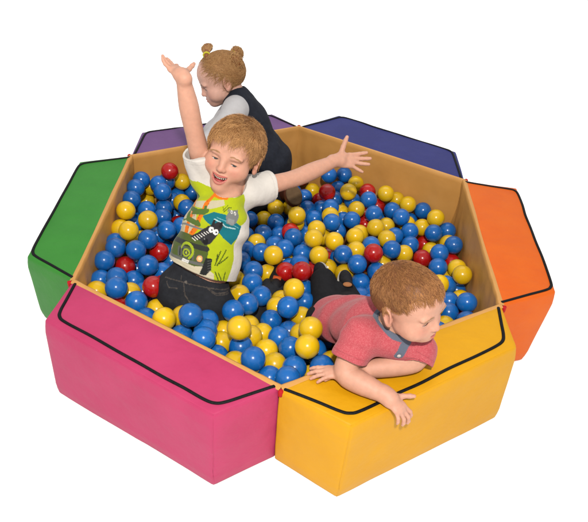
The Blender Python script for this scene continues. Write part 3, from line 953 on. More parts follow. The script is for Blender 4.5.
# ================================================================ people
def pix(P):
    d = np.asarray(P, float)-CAM
    z = d@CF
    return np.stack([294+FPX*(d@CR)/z, 261-FPX*(d@CU)/z], -1)
def frame(up, front):
    up = nrm(up); fr = np.asarray(front, float); fr = nrm(fr-(fr@up)*up)
    return np.array([np.cross(fr, up), fr, up])
def cutcone(a, b, ra, rb, p, n, k=.012, op='u', pad=.0):
    f0, lo, hi, _, _ = cone(a, b, ra, rb, pad=pad)
    n = nrm(n); p = np.asarray(p, float)
    return (lambda P: np.maximum(f0(P), (P-p)@n), lo, hi, op, k)
def in_poly(u, v, poly):
    poly = np.asarray(poly, float); x0, y0 = poly.T; x1, y1 = np.roll(x0, -1), np.roll(y0, -1)
    c = np.zeros(len(u), bool)
    for a, b, e, d in zip(x0, y0, x1, y1):
        if b == d: continue
        c ^= ((b > v) != (d > v)) & (u < (e-a)*(v-b)/(d-b)+a)
    return c
def near_line(u, v, pts, w):
    m = np.zeros(len(u), bool)
    P = np.stack([u, v], 1); pts = np.asarray(pts, float)
    for a, b in zip(pts[:-1], pts[1:]):
        ab = b-a; t = np.clip(((P-a)@ab)/(ab@ab+1e-12), 0, 1)
        m |= (((P-a-t[:, None]*ab)**2).sum(1) < (w/2)**2)
    return m
def skin_obj(V_, F_, T, parent, name='body'):
    return put(add(name, mesh_np(name, V_, F_, True, T), MAT['skin']), parent)
def bvh_of(V_, F_):
    return BVHTree.FromPolygons([tuple(v) for v in V_], [tuple(int(i) for i in f) for f in F_])
def fold(V_, F_, amp, sc, seed, extra=None):
    N = vnormals(V_, F_)
    d = amp*(vnoise(V_, sc, seed)+.5*vnoise(V_, sc*2.3, seed+3))
    if extra is not None: d = d+extra
    return V_+N*d[:, None]

# ---------------------------------------------------------------- boy in the printed T-shirt
def build_boy_white():
    hip = U(195, 290, d=1.86); neck = U(227, 194, d=1.80)
    R = frame(neck-hip, cv(-.20, .05, .97)); side, front, up = R
    root = thing('person', 'laughing blond boy with both arms flung up, in white jungle print T-shirt and dark jeans', 'boy', (hip[0], hip[1], 0.006))
    hd = Head(U(234.5, 152.5, d=1.775), cv(-.25, -.34, .905), cv(.33, .87, .37), .965, eye_open=.48, smile=1.0, look=(-.25, -.25))
    shR = U(204, 172, d=1.815); shL = U(251, 190, d=1.85)
    elR = U(192, 122, d=1.715); wrR = U(183, 77, d=1.645)
    elL = U(297, 178, d=1.93); wrL = U(336, 160.5, d=2.005)
    pr = hd.prims()
    chest = hip+up*.20
    pr += [flatcone(hip, chest, .078, .082, R, .74, .02), cone(shR, shL, .034, .034, .03),
           flatcone(chest, neck-up*.012, .070, .045, R, .8, .03),
           cone(neck-up*.03, hd.w(0, -.018, -.05), .036, .032, .014)]
    def arm(sh, el, wr, r=(.031, .0245, .0265, .0185)):
        return [limb(sh, el, wr, r)]
    pr += arm(shR, elR, wrR)+arm(shL, elL, wrL)
    h1, b1 = hand(pr, wrR, cv(-.60, .62, -.48), cv(.24, .76, .60), +1, .100, (-.25, .0, .22, .42), (.36, .10, -.14, -.36), thumb_dir=cv(.36, .62, -.60), thumb_curl=.1, wr=.0185)
    h2, b2 = hand(pr, wrL, cv(.93, .05, -.30), cv(.05, .12, .99), -1, .118, (.10, .12, .16, .12), (.10, -.06, -.22, -.62), thumb_dir=cv(.30, .95, .05), thumb_curl=.1, wr=.0185)
    lo, hi = hd.box()
    b1 = (np.minimum(b1[0], np.minimum(shR*.6+elR*.4, wrR)-.036), np.maximum(b1[1], np.maximum(shR*.6+elR*.4, wrR)+.036))
    b2 = (np.minimum(b2[0], np.minimum(shL*.6+elL*.4, wrL)-.036), np.maximum(b2[1], np.maximum(shL*.6+elL*.4, wrL)+.036))
    allp = [hip, chest, shR, shL, elR, elL, wrR, wrL]
    glo, ghi = np.min(allp, 0)-.09, np.max(allp, 0)+.09
    V_, F_ = sculpt_multi(pr, [(lo, hi, .0015), (b1[0], b1[1], .0015), (b2[0], b2[1], .0015), (glo, ghi, .0030)])
    skin = rgb3(232, 174, 147); lip = rgb3(206, 112, 102); blush = rgb3(226, 128, 108)
    T = hd.tint(V_, skin, lip, blush, blush_amt=.45)
    nail_tint(V_, T, h1, .100, rgb3(226, 130, 125)); nail_tint(V_, T, h2, .118, rgb3(226, 130, 125))
    for p_ in (wrL, wrR):
        pass
    body = skin_obj(V_, F_, T, root)
    hd.eyes(body, rgb3(74, 84, 86)); hd.teeth(body)
    # hair
    bv = bvh_of(*sculpt(hd.prims(), lo, hi, .003))
    def zb(q):
        a = abs(math.degrees(math.atan2(q[0], q[1])))
        return np.interp(a, [0, 30, 50, 68, 80, 95, 115, 140, 180], [.056, .055, .044, .022, .004, .016, -.018, -.042, -.052])
    mask = lambda q: q[2] > zb(q)+.006*mnoise.noise(Vector(q*60))
    crown = np.array((.012, -.050, .09))
    def flow(q):
        d = q-crown; 
        v = np.array((d[0], d[1], 0))/(np.hypot(d[0], d[1])+.01)
        v = v+np.array((.15*(1 if q[1] > 0 else 0), .35 if q[2] > .03 else .1, -.75 if q[2] < .07 else -.25))
        v += np.array((-d[1], d[0], 0))*3.0*math.exp(-np.linalg.norm(d)/.03)
        return v
    def hc(q, v, c):
        a = rgb3(146, 92, 48); b = rgb3(250, 192, 128)
        t = np.clip(.25+.55*v+.25*c+(.2 if q[1] > .02 else 0)-.25*(q[2] < .0), 0, 1)
        return a+(b-a)*t
    hv = grow(hd, bv, mask, flow, 14000, lambda q: .036 if q[1] > -.02 else .030, 8, lambda q: .011 if q[2] > .03 else .0055, hc, .3, .00048, clump=.5)
    sp = hd.cranium(.0035)+[fn(lambda P: np.array([0.]), None, None)][:0]
    def shellf(P):
        q = hd.loc(P.reshape(-1, 3)); a = np.abs(np.degrees(np.arctan2(q[:, 0], q[:, 1])))
        z = np.interp(a, [0, 30, 50, 68, 80, 95, 115, 140, 180], [.056, .055, .044, .022, .004, .016, -.018, -.042, -.052])
        return ((z+.002-q[:, 2])*.8*hd.s).reshape(P.shape[:-1])
    Vs, Fs = sculpt(sp+[(shellf, None, None, 'i', .004)], lo, hi, .0025)
    hair = join_meshes([(Vs, Fs, np.tile(rgb3(140, 90, 48), (len(Vs), 1))), hv])
    put(add('hair', mesh_np('hair', *hair[:2], True, hair[2]), MAT['hair']), root)
    hd.brows(body, hd.prims(), lo, hi, rgb3(204, 156, 112), 50); hd.lashes(body, rgb3(70, 44, 30))
    # T-shirt
    def hem_h(py):
        h = .02
        for _ in range(40):
            y = pix(hip+up*h+front*.078)[1]; h += (y-py)*.0015
        return h
    hh = hem_h(272)
    hemP = hip+up*hh
    def shirt_core(inf):
        L = [flatcone(chest, neck-up*.016, .080, .055, R, .82, .03), flatcone(hip-up*.03, chest, .119+inf, .092+inf, R, .76, .02),
             cone(shR*.85+shL*.15-up*.008, shL*.85+shR*.15-up*.008, .040+inf, .040+inf, .035)]
        return L
    cuffR = shR+(elR-shR)*.42; cuffL = shL+(elL-shL)*.40
    dR = nrm(elR-shR); dL = nrm(elL-shL)
    ps = shirt_core(0)
    ps += [cutcone(shR*.9+chest*.1, shR+(elR-shR)*.7, .046, .049, cuffR, dR, .03), cutcone(shL*.9+chest*.1, shL+(elL-shL)*.7, .046, .049, cuffL, dL, .03)]
    ps += [half(hemP, -up+front*.03, .003)]
    nk = neck+up*.012
    ps += [(lambda P, f=cone(shR+dR*.02, elR, .036, .045)[0]: f(P), np.minimum(shR, elR)-.1, np.maximum(shR, elR)+.1, 's', .002)]
    ps += [(lambda P, f=cone(shL+dL*.02, elL, .036, .045)[0]: f(P), np.minimum(shL, elL)-.1, np.maximum(shL, elL)+.1, 's', .002)]
    ps += [(lambda P, f=flatcone(hip-up*.14, hip+up*.075, .113, .086, R, .74)[0]: f(P), hip-.25, hip+.25, 's', .002)]
    ps += [cone(nk-up*.012+front*.004, nk+up*.10+front*.014, .040, .056, .003, 's')]
    pts = [hip, chest, shR, shL, cuffR, cuffL]
    Vt, Ft = sculpt(ps, np.min(pts, 0)-.125, np.max(pts, 0)+.125, .0017)
    # folds: soft creases radiating from the armpits and pulled across the belly
    q = (Vt-hip)@R.T
    ex = .0022*np.sin(q[:, 2]*95+q[:, 0]*55+2*vnoise(Vt, 14, 2))*np.exp(-((q[:, 2]-.22)/.05)**2)
    ex += .0020*np.sin(q[:, 2]*70-q[:, 0]*60+1.5*vnoise(Vt, 12, 5))*np.exp(-((np.abs(q[:, 0])-.09)/.05)**2)
    Vt = fold(Vt, Ft, .0028, 24, 4, ex*1.25)
    N = vnormals(Vt, Ft)
    white = rgb3(232, 226, 218)
    C_ = np.tile(white, (len(Vt), 1))
    q = (Vt-hip)@R.T
    Vc, Fc = sculpt(shirt_core(.004)[:2], np.min(pts, 0)-.125, np.max(pts, 0)+.125, .005)
    bvs = bvh_of(Vc, Fc)
    def cyl(w): return np.arctan2(w[..., 0], w[..., 1]/.78)*.10, w[..., 2]
    def uvp(px, py):
        ray = CF + (px-294)/FPX*CR - (py-261)/FPX*CU
        hit = bvs.ray_cast(Vector(CAM+ray*1.4), Vector(ray))
        dx = 0
        while hit[0] is None and dx < 26:
            dx += 1
            for sg in (1, -1):
                r2 = ray+sg*dx/FPX*CR
                hit = bvs.ray_cast(Vector(CAM+r2*1.4), Vector(r2))
                if hit[0] is not None: break
        if hit[0] is None: hit = bvs.find_nearest(Vector(CAM+ray*1.80)); dx = 0
        w = (np.array(hit[0])-hip)@R.T
        u_, v_ = cyl(w)
        return (u_+sg*dx*.0032 if dx else u_), v_
    def A(*p): return [uvp(155+x/5.8, 170+y/5.8) for x, y in p]
    def Bq(*p): return [uvp(150+x/5.8, 240+y/5.8) for x, y in p]
    qs = np.array([shR-hip, shL-hip])@R.T
    fm = (N@front > -.6) & (q[:, 1] > -.05) & ((Vt-shL)@dL < -.012) & ((Vt-shR)@dR < .004) & ((N@up) < .8)
    idx = np.where(fm)[0]; u, v = cyl(q[idx])
    px = np.hypot(*(np.array(uvp(200, 230))-np.array(uvp(201, 230))))/5.8   # one crop unit
    def fill(poly, col): C_[idx[in_poly(u, v, poly)]] = col
    def line(pts, w, col): C_[idx[near_line(u, v, pts, w*px)]] = col
    def dot(c, r, col): line([c[0], (c[0][0]+1e-6, c[0][1])], 2*r, col)
    lime = rgb3(186, 200, 26); beige = rgb3(206, 196, 165); teal = rgb3(18, 118, 130); olive = rgb3(84, 100, 44)
    dark = rgb3(40, 42, 42); grey = rgb3(128, 130, 128); orange = rgb3(238, 124, 24); snake = rgb3(88, 116, 48); wht = rgb3(238, 236, 228)
    fill(A((195, 55), (300, 60), (330, 100), (380, 112), (440, 130), (510, 140), (545, 180), (535, 250), (500, 330), (470, 430), (462, 520), (425, 655), (340, 655), (300, 640), (40, 560), (60, 480), (80, 350), (110, 260), (150, 140)), lime)
    fill(A((78, 350), (130, 250), (190, 195), (240, 250), (250, 330), (200, 375), (110, 360)), beige)
    fill(A((215, 185), (400, 172), (405, 205), (320, 226), (240, 215)), beige)
    fill(Bq((70, 70), (320, 158), (372, 200), (372, 250), (230, 228), (40, 150)), rgb3(214, 204, 176))
    fill(A((275, 265), (340, 243), (405, 258), (505, 330), (480, 400), (450, 440), (400, 400), (350, 340), (300, 300)), teal)
    line(A((345, 285), (385, 305), (410, 332), (470, 345)), 6, rgb3(190, 220, 220)); line(A((360, 275), (420, 300), (490, 340)), 3, rgb3(120, 180, 190))
    fill(A((412, 308), (412, 270), (436, 235), (475, 235), (488, 262), (468, 312), (450, 326)), grey)
    fill(A((418, 300), (425, 280), (462, 290), (458, 318), (440, 322)), rgb3(150, 152, 150))
    dot(A((447, 246)), 8, wht); dot(A((466, 254)), 8, wht); dot(A((447, 247)), 3.5, dark); dot(A((466, 255)), 3.5, dark)
    line(A((425, 240), (432, 232)), 9, grey); line(A((478, 245), (484, 238)), 9, grey)
    line(A((405, 240), (430, 220), (445, 222)), 5, rgb3(96, 110, 30)); line(A((395, 235), (425, 205)), 4, rgb3(96, 110, 30)); line(A((400, 245), (395, 215)), 4, rgb3(96, 110, 30))
    fill(A((380, 120), (405, 108), (440, 92), (470, 100), (512, 132), (505, 146), (450, 140)), rgb3(120, 122, 124))
    line(A((395, 125), (440, 100)), 7, dark)
    # two orange long-necked animals with loops of a green snake
    line(A((288, 72), (262, 120), (228, 190), (205, 270), (178, 362)), 27, orange)
    line(A((345, 140), (300, 190), (268, 260), (240, 330), (205, 372)), 29, orange)
    line(A((232, 108), (262, 88), (300, 78)), 19, orange); line(A((345, 140), (385, 158), (418, 160)), 24, orange)
    line(A((322, 178), (345, 128), (420, 138), (425, 160)), 7, orange); line(A((372, 115), (368, 140)), 7, orange)
    for t in np.linspace(0, 1, 12):
        for a_, b_ in (((270, 105), (180, 355)), ((310, 180), (215, 360))):
            c0 = (a_[0]+(b_[0]-a_[0])*t+rng.normal()*5, a_[1]+(b_[1]-a_[1])*t)
            dot(A(c0), 4.5, rgb3(205, 88, 12))
    dot(A((288, 72)), 9, wht)
    line(A((192, 128), (232, 138), (252, 162)), 24, snake); line(A((222, 180), (200, 215), (240, 238), (298, 238)), 24, snake)
    line(A((290, 215), (285, 250), (210, 245)), 18, snake); line(A((190, 240), (190, 280), (250, 312)), 26, snake); line(A((250, 300), (256, 318)), 20, snake)
    line(A((160, 275), (172, 290), (190, 280)), 10, snake)
    # hanging dark animal at the side
    line(A((205, 30), (190, 85), (160, 160)), 26, dark); line(A((160, 160), (135, 210), (105, 285)), 18, dark)
    line(A((235, 50), (205, 100), (175, 135)), 8, dark)
    line(A((208, 62), (194, 100)), 15, rgb3(200, 190, 165)); dot(A((212, 45)), 10, dark)
    line(A((150, 190), (125, 240)), 5, rgb3(120, 118, 110))
    # open green off-roader
    fill(A((78, 400), (118, 352), (180, 362), (300, 412), (308, 470), (300, 560), (225, 560), (55, 475)), olive)
    line(A((128, 352), (150, 314), (180, 312), (285, 348), (310, 402)), 10, grey)
    line(A((85, 400), (180, 425), (300, 462)), 26, rgb3(52, 56, 50))
    line(Bq((75, 72), (175, 110), (322, 150)), 15, rgb3(108, 110, 104))
    fill(Bq((150, 30), (180, 25), (255, 65), (250, 120), (150, 85)), rgb3(96, 100, 92))
    for t in range(5): line(Bq((163+t*18, 42+t*6), (160+t*18, 82+t*7)), 8, dark)
    line([*Bq(*[(206+38*math.cos(a), 62+46*math.sin(a)) for a in np.linspace(-2.6, 1.2, 14)])], 14, rgb3(170, 190, 40))
    line([*Bq(*[(202+20*math.cos(a), 72+20*math.sin(a)) for a in np.linspace(0, 6.3, 14)])], 9, rgb3(170, 190, 40)); dot(Bq((202, 72)), 7, rgb3(190, 205, 60))
    for c0 in ((110, 38), (285, 110)):
        dot(Bq(c0), 21, rgb3(90, 92, 86)); dot(Bq(c0), 16, rgb3(246, 176, 110)); dot(Bq(c0), 8, rgb3(250, 222, 170))
    pc = np.array(Bq((196, 119))[0]); dv = np.array(Bq((262, 143))[0])-np.array(Bq((215, 126))[0]); dv = dv/np.linalg.norm(dv); nv_ = np.array((-dv[1], dv[0]))
    fill([pc-dv*.0125-nv_*.0042, pc+dv*.0125-nv_*.0042, pc+dv*.0125+nv_*.0042, pc-dv*.0125+nv_*.0042], wht)
    for t in range(6): dot([tuple(pc+dv*(-.0085+.0034*t))], 1.6, dark)
    fill(Bq((322, 108), (362, 112), (354, 178), (322, 208), (286, 198), (300, 165)), dark)
    for t in range(5): line(Bq((335, 125+t*15), (357, 122+t*14)), 3.5, rgb3(90, 90, 88))
    fill(Bq((52, 88), (78, 78), (74, 112), (52, 118)), dark)
    # striped driver
    fill(A((200, 385), (240, 365), (310, 325), (372, 298), (398, 322), (370, 372), (318, 432), (286, 438), (262, 410)), rgb3(52, 52, 54))
    for t in range(9): line(A((212+t*14, 392-t*6), (232+t*13, 410-t*7)), 4, wht)
    line(A((345, 295), (335, 318)), 13, dark); line(A((385, 310), (378, 330)), 16, dark); dot(A((292, 415)), 15, rgb3(30, 30, 32)); dot(A((286, 400)), 4, grey)
    for c0 in ((325, 347), (352, 362)):
        dot(A(c0), 15, rgb3(244, 244, 240)); dot(A((c0[0]+3, c0[1]+2)), 5, dark)
    for pts in (((380, 150), (412, 68)), ((392, 152), (445, 62)), ((402, 142), (455, 100)), ((384, 140), (395, 85)), ((402, 243), (382, 190)), ((422, 246), (402, 198)), ((432, 242), (442, 190))):
        line(Bq(*pts), 6, rgb3(74, 92, 22))
    # collar rib, hem and cuff stitching
    dn = np.linalg.norm(np.cross(Vt-nk, up), axis=1)
    for pt, nn in ((hemP, up), (cuffR, -dR), (cuffL, -dL)):
        d_ = (Vt-pt)@nn
        m_ = (np.abs(d_-.011) < .0009)
        if nn is not up: m_ &= np.linalg.norm(Vt-pt, axis=1) < .06
        C_[m_] *= .86
    put(add('t_shirt', mesh_np('t_shirt', Vt, Ft, True, C_), MAT['jersey']), root)
    # jeans
    kR = U(180, 338, z=.055); kL = U(236, 334, z=.075); ft = U(272, 288, z=.115); ftR = kR+np.array((-.03, .22, .0))
    hR = hip+side*.048-up*.015; hL = hip-side*.052-up*.015
    waist = hip+up*(hh-.012)
    pj = [flatcone(hip+up*.05, hip-up*.02, .086, .092, R, .80, .02),
          cone(hR, kR, .066, .050, .02), cone(hL, kL, .066, .050, .02), cone(kL, ft, .048, .038, .02), cone(kR, ftR, .048, .038, .02),
          half(waist+up*.005, up-side*.05, .003)]
    pj += [(lambda P, f=flatcone(hip-up*.01, hip+up*.12, .081, .081, R, .79)[0]: f(P), hip-.2, hip+.2, 's', .002)]
    lo2, hi2 = bbox(pj, .02)
    Vj, Fj = sculpt(pj, lo2, hi2, .0026)
    qj = (Vj-hip)@R.T
    Vj = fold(Vj, Fj, .0028, 30, 9, .0022*np.sin(qj[:, 2]*130+qj[:, 0]*30+2*vnoise(Vj, 20, 1))*np.exp(-((qj[:, 2]+.05)/.05)**2))
    Cj = np.tile(rgb3(44, 46, 52), (len(Vj), 1))
    qj = (Vj-hip)@R.T; idj = np.where(qj[:, 1] > -.02)[0]; uj, vj = cyl(qj[idj])
    bvs = bvh_of(*sculpt(pj, lo2, hi2, .006))
    def jl(pts, w, col): Cj[idj[near_line(uj, vj, [uvp(150+x/5.8, 240+y/5.8) for x, y in pts], w*px)]] = col
    seam = rgb3(92, 84, 78)
    jl([(90, 215), (200, 245), (330, 275), (480, 270)], 5, seam); jl([(330, 275), (380, 310), (450, 295)], 5, seam); jl([(335, 285), (385, 322), (455, 303)], 4, seam)
    jl([(200, 250), (205, 320), (235, 370)], 5, seam); jl([(100, 240), (110, 275), (160, 280)], 5, seam); jl([(185, 205), (182, 240)], 4, seam)
    jl([(208, 243), (212, 245)], 14, rgb3(120, 112, 104))
    jn = put(add('jeans', mesh_np('jeans', Vj, Fj, True, Cj), MAT['denim']), root)
    # shoe
    d = nrm(ft-kL); shoe(root, ft+d*.03, nrm(np.array((.15, .9, .35))), cv(0, .3, .95), .135, tag_=True)
    body['label'] = 'laughing face and bare raised arms'

def shoe(parent, c, d, top, L, tag_=False, pale=False):
    d = nrm(d); t = nrm(top-(top@d)*d); s = np.cross(d, t); R = np.array([s, d, t])
    sc = L/.14
    P = [ell(c, (.028*sc, .045*sc, .026*sc), R, .01), ell(c+d*.035*sc-t*.006*sc, (.027*sc, .036*sc, .020*sc), R, .015), ell(c-d*.03*sc+t*.012*sc, (.025*sc, .028*sc, .030*sc), R, .01),
         half(c-t*.020*sc, -t, .004)]
    lo, hi = bbox(P, .01)
    V_, F_ = sculpt(P, lo, hi, .002)
    o = put(add('shoe', mesh_np('shoe', V_, F_), MAT['shoe']), parent)
    P = [ell(c-t*.021*sc+d*.012*sc, (.034*sc, .068*sc, .02*sc), R, .004), half(c-t*.014*sc, t, .003), half(c-t*.025*sc, -t, .003)]
    V_, F_ = sculpt(P, lo-.012, hi+.012, .002)
    put(add('sole', mesh_np('sole', V_, F_), MAT['sole_pale'] if pale else MAT['shoe']), o)
    if tag_:
        bm = bmesh.new()
        m4 = Matrix.Translation(Vector(c+t*.024*sc-d*.0*sc+s*.0))
        for j, (axv, sz) in enumerate(((s, .013), (d, .007), (t, .004))):
            for q_ in range(3): m4[q_][j] = axv[q_]*sz*2
        bmesh.ops.create_cube(bm, size=1, matrix=m4)
        bmesh.ops.bevel(bm, geom=list(bm.edges), offset=.0012, segments=2, affect='EDGES')
        put(add('tab', bm_mesh('tab', bm), MAT['orange_tag']), o)
    return o

# ---------------------------------------------------------------- toddler in the polo shirt, leaning over the yellow wall
def paint3(V_, C_, bv, pts, w, col):
    P3 = []
    for px, py in pts:
        ray = CF + (px-294)/FPX*CR - (py-261)/FPX*CU
        hit = bv.ray_cast(Vector(CAM+ray*1.2), Vector(ray))
        if hit[0] is not None: P3.append(np.array(hit[0]))
    m_ = np.zeros(len(V_), bool)
    for a, b in zip(P3[:-1], P3[1:]):
        ab = b-a; t = np.clip(((V_-a)@ab)/(ab@ab+1e-12), 0, 1)
        m_ |= (((V_-a-t[:, None]*ab)**2).sum(1) < (w/2)**2)
    C_[m_] = col
    return P3
def build_boy_red():
    hip = U(336, 318, d=1.83); neck = U(392, 328, d=1.555)
    root = thing('person', 'short haired toddler in red polo shirt and black trousers leaning over the yellow wall', 'toddler', (hip[0], hip[1], 0.006))
    R = frame(neck-hip, (.12, -.25, -1)); side, front, up = R
    hd = Head(U(408.5, 301.5, d=1.485), cv(.72, -.42, .55), cv(.00, .82, .58), .925, eye_open=.50, smile=-1.2, look=(.1, -.55))
    shR = U(359, 334, d=1.525); shL = U(421, 350, d=1.575)
    top = H-.003
    elR = U(343, 374, z=top+.028); wrR = U(387, 396, z=top+.024)
    elL = U(414, 363, z=top+.030); wrL = U(345, 372, z=top+.022)
    chest = neck-up*.085
    pr = hd.prims()
    pr += [flatcone(hip, chest, .074, .078, R, .74, .02), flatcone(chest, neck-up*.01, .066, .042, R, .8, .03), cone(shR, shL, .033, .033, .03),
           cone(neck-up*.02, hd.w(0, -.020, -.045), .037, .035, .014)]
    def arm(sh, el, wr, r):
        return [limb(sh, el, wr, r)]
    pr += arm(shR, elR, wrR, (.030, .0275, .0285, .0195))+arm(shL, elL, wrL, (.030, .026, .0265, .0185))
    down = np.array((0, 0, -1.0))
    h1, b1 = hand(pr, wrR, cv(.66, -.60, .28), down+cv(-.2, -.2, -.5)*.3, +1, .094, (.55, .60, .62, .60), (.30, .08, -.14, -.34), thumb_dir=cv(.95, .12, .1), thumb_curl=.2, wr=.0195, flat=1)
    h2, b2 = hand(pr, wrL, cv(-.99, .02, .10), down, -1, .094, (.22, .25, .25, .28), (.20, .06, -.10, -.28), thumb_dir=cv(-.6, -.5, .4), wr=.0185)
    lo, hi = hd.box()
    b1 = (np.minimum(b1[0], np.minimum(elR, shR*.5+elR*.5)-.04), np.maximum(b1[1], np.maximum(elR, shR*.5+elR*.5)+.04))
    b2 = (np.minimum(b2[0], elL-.04), np.maximum(b2[1], elL+.04))
    allp = [hip, chest, shR, shL, elR, elL, wrR, wrL]
    glo, ghi = np.min(allp, 0)-.08, np.max(allp, 0)+.08
    V_, F_ = sculpt_multi(pr, [(lo, hi, .0015), (b1[0], b1[1], .0015), (b2[0], b2[1], .0015), (glo, ghi, .0030)])
    skin = rgb3(230, 172, 146); lip = rgb3(208, 122, 110); blush = rgb3(224, 128, 110)
    T = hd.tint(V_, skin, lip, blush, blush_amt=.35)
    nail_tint(V_, T, h1, .094, rgb3(232, 160, 148)); nail_tint(V_, T, h2, .094, rgb3(232, 160, 148))
    body = skin_obj(V_, F_, T, root)
    hd.eyes(body, rgb3(70, 90, 105))
    # cropped hair
    bv = bvh_of(*sculpt(hd.prims(), lo, hi, .003))
    za, zz = [0, 22, 40, 55, 68, 80, 95, 115, 140, 180], [.054, .058, .060, .046, .026, .006, .008, -.026, -.050, -.060]
    def zb(q): return np.interp(abs(math.degrees(math.atan2(q[0], q[1]))), za, zz)
    mask = lambda q: q[2] > zb(q)+.004*mnoise.noise(Vector(q*90))
    crown = np.array((-.008, -.055, .085))
    def flow(q):
        d = q-crown
        v = np.array((d[0], d[1], 0))/(np.hypot(d[0], d[1])+.01)+np.array((0, .3 if q[2] > .03 else .25, -.9 if q[2] < .06 else -.2))
        return v+np.array((-d[1], d[0], 0))*3.5*math.exp(-np.linalg.norm(d)/.03)
    def hc(q, v, c):
        a = rgb3(112, 70, 40); b = rgb3(226, 160, 100)
        t = np.clip(.15+.6*v+.18*c+.18*(q[1] > .03), 0, 1)
        if q[2] < .015: t = np.clip(t+.15, 0, 1)
        return a+(b-a)*t
    hv = grow(hd, bv, mask, flow, 13000, lambda q: .020 if q[2] > .03 else .008, 5, lambda q: .0045 if q[2] > .035 else .0016, hc, .22, .00042, clump=.25)
    def shellf(P):
        q = hd.loc(P.reshape(-1, 3)); a = np.abs(np.degrees(np.arctan2(q[:, 0], q[:, 1])))
        return ((np.interp(a, za, zz)+.003-q[:, 2])*.8*hd.s).reshape(P.shape[:-1])
    Vs, Fs = sculpt(hd.cranium(.0016)+[(shellf, None, None, 'i', .003)], lo, hi, .0025)
    hair = join_meshes([(Vs, Fs, np.tile(rgb3(122, 76, 46), (len(Vs), 1))), hv])
    put(add('hair', mesh_np('hair', *hair[:2], True, hair[2]), MAT['hair']), root)
    hd.brows(body, hd.prims(), lo, hi, rgb3(206, 164, 126), 45); hd.lashes(body, rgb3(74, 48, 34))
    # polo shirt
    dR = nrm(elR-shR); dL = nrm(elL-shL)
    cuffR = shR+(elR-shR)*.60; cuffL = shL+(elL-shL)*.66
    ps = [flatcone(hip-up*.02, chest, .084, .084, R, .78, .02), flatcone(chest, neck-up*.016, .078, .052, R, .82, .03),
          cone(shR*.88+shL*.12, shL*.88+shR*.12, .041, .041, .035)]
    ps += [cutcone(shR, shR+(elR-shR)*.95, .043, .046, cuffR, dR, .025), cutcone(shL, shL+(elL-shL)*.95, .042, .045, cuffL, dL, .025)]
    ps += [half(hip-up*.015, -up, .003)]
    ps += [(lambda P, f=cone(shR+dR*.015, elR, .037, .040)[0]: f(P), np.minimum(shR, elR)-.1, np.maximum(shR, elR)+.1, 's', .002),
           (lambda P, f=cone(shL+dL*.015, elL, .036, .039)[0]: f(P), np.minimum(shL, elL)-.1, np.maximum(shL, elL)+.1, 's', .002),
           (lambda P, f=flatcone(hip-up*.12, hip+up*.06, .079, .077, R, .77)[0]: f(P), hip-.2, hip+.2, 's', .002)]
    nd = nrm(hd.w(0, -.02, -.045)-neck)
    ps += [cone(neck, neck+nd*.09, .040, .050, .003, 's')]
    pts = [hip, chest, shR, shL, cuffR, cuffL, neck]
    Vt, Ft = sculpt(ps, np.min(pts, 0)-.11, np.max(pts, 0)+.11, .0018)
    q = (Vt-hip)@R.T
    ex = .0026*np.sin(q[:, 2]*75+q[:, 0]*40+2.2*vnoise(Vt, 13, 2))*np.exp(-((q[:, 2]-.10)/.09)**2)
    ex += .0022*np.sin(((Vt-shR)@dR)*150+2*vnoise(Vt, 20, 6))*np.exp(-(np.linalg.norm(Vt-shR, axis=1)/.06)**2)
    Vt = fold(Vt, Ft, .0034, 26, 14, ex*1.2)
    hz = .5+.5*np.sin(Vt[:, 0]*2600)*np.sin(Vt[:, 1]*2300+1.0)*np.sin(Vt[:, 2]*2500)
    sp_ = rng.uniform(0, 1, len(Vt))
    C_ = rgb3(188, 68, 80)+(rgb3(222, 126, 130)-rgb3(188, 68, 80))*(0.15+.55*sp_**2)[:, None]
    for pt, nn in ((cuffR, -dR), (cuffL, -dL)):
        d_ = (Vt-pt)@nn
        C_[(np.abs(d_-.014) < .001) & (np.linalg.norm(Vt-pt, axis=1) < .055)] *= .8
    bvt = bvh_of(*sculpt(ps, np.min(pts, 0)-.11, np.max(pts, 0)+.11, .004))
    gcol = rgb3(104, 112, 130)
    dk = cone(neck, neck+nd*.09, .040, .050)[0](Vt)
    C_[(dk < .013) & ((Vt-neck)@nd > -.01)] = gcol
    polo = None
    # button placket and tape
    P3 = paint3(Vt, C_, bvt, [(409, 338), (404, 347), (399, 356), (394, 364)], .024, gcol)
    
    # a dark seam from shoulder to collar
    polo = put(add('polo_shirt', mesh_np('polo_shirt', Vt, Ft, True, C_), MAT['heather']), root)
    for p3 in P3[2:4]:
        bm = bmesh.new()
        bmesh.ops.create_uvsphere(bm, u_segments=16, v_segments=10, radius=.005)
        hit = bvt.find_nearest(Vector(p3))
        bmesh.ops.scale(bm, vec=(1, 1, .4), verts=bm.verts)
        bmesh.ops.transform(bm, matrix=Matrix.Translation(Vector(p3))@hit[1].to_track_quat('Z', 'Y').to_matrix().to_4x4(), verts=bm.verts)
        put(add('button', bm_mesh('button', bm), MAT['button']), polo)
    # collar: a turned-down band with an open front
    cd = nrm(nd*.8+up*.3)
    c0 = neck+nd*.004
    def col_f(P, fo=cone(c0-cd*.016, c0+cd*.014, .062, .047)[0], fi=cone(c0-cd*.02, c0+cd*.05, .056, .036)[0]):
        d = np.maximum(fo(P), -fi(P)); h_ = (P-c0)@cd
        d = np.maximum(d, np.maximum(h_-.020, -.020-h_))
        fr = nrm(hd.Fw-(hd.Fw@cd)*cd); sd_ = np.cross(cd, fr)
        op = np.abs((P-c0)@sd_)-.012-.4*np.maximum(0, -((P-c0)@cd))
        return np.maximum(d, np.where((P-c0)@fr > 0, -op, -1))
    Vc, Fc = sculpt([(col_f, c0-.09, c0+.09, 'u', .002)], c0-.09, c0+.09, .0018)
    if len(Fc):
        put(add('collar', mesh_np('collar', Vc, Fc), MAT['grey_collar']), polo)
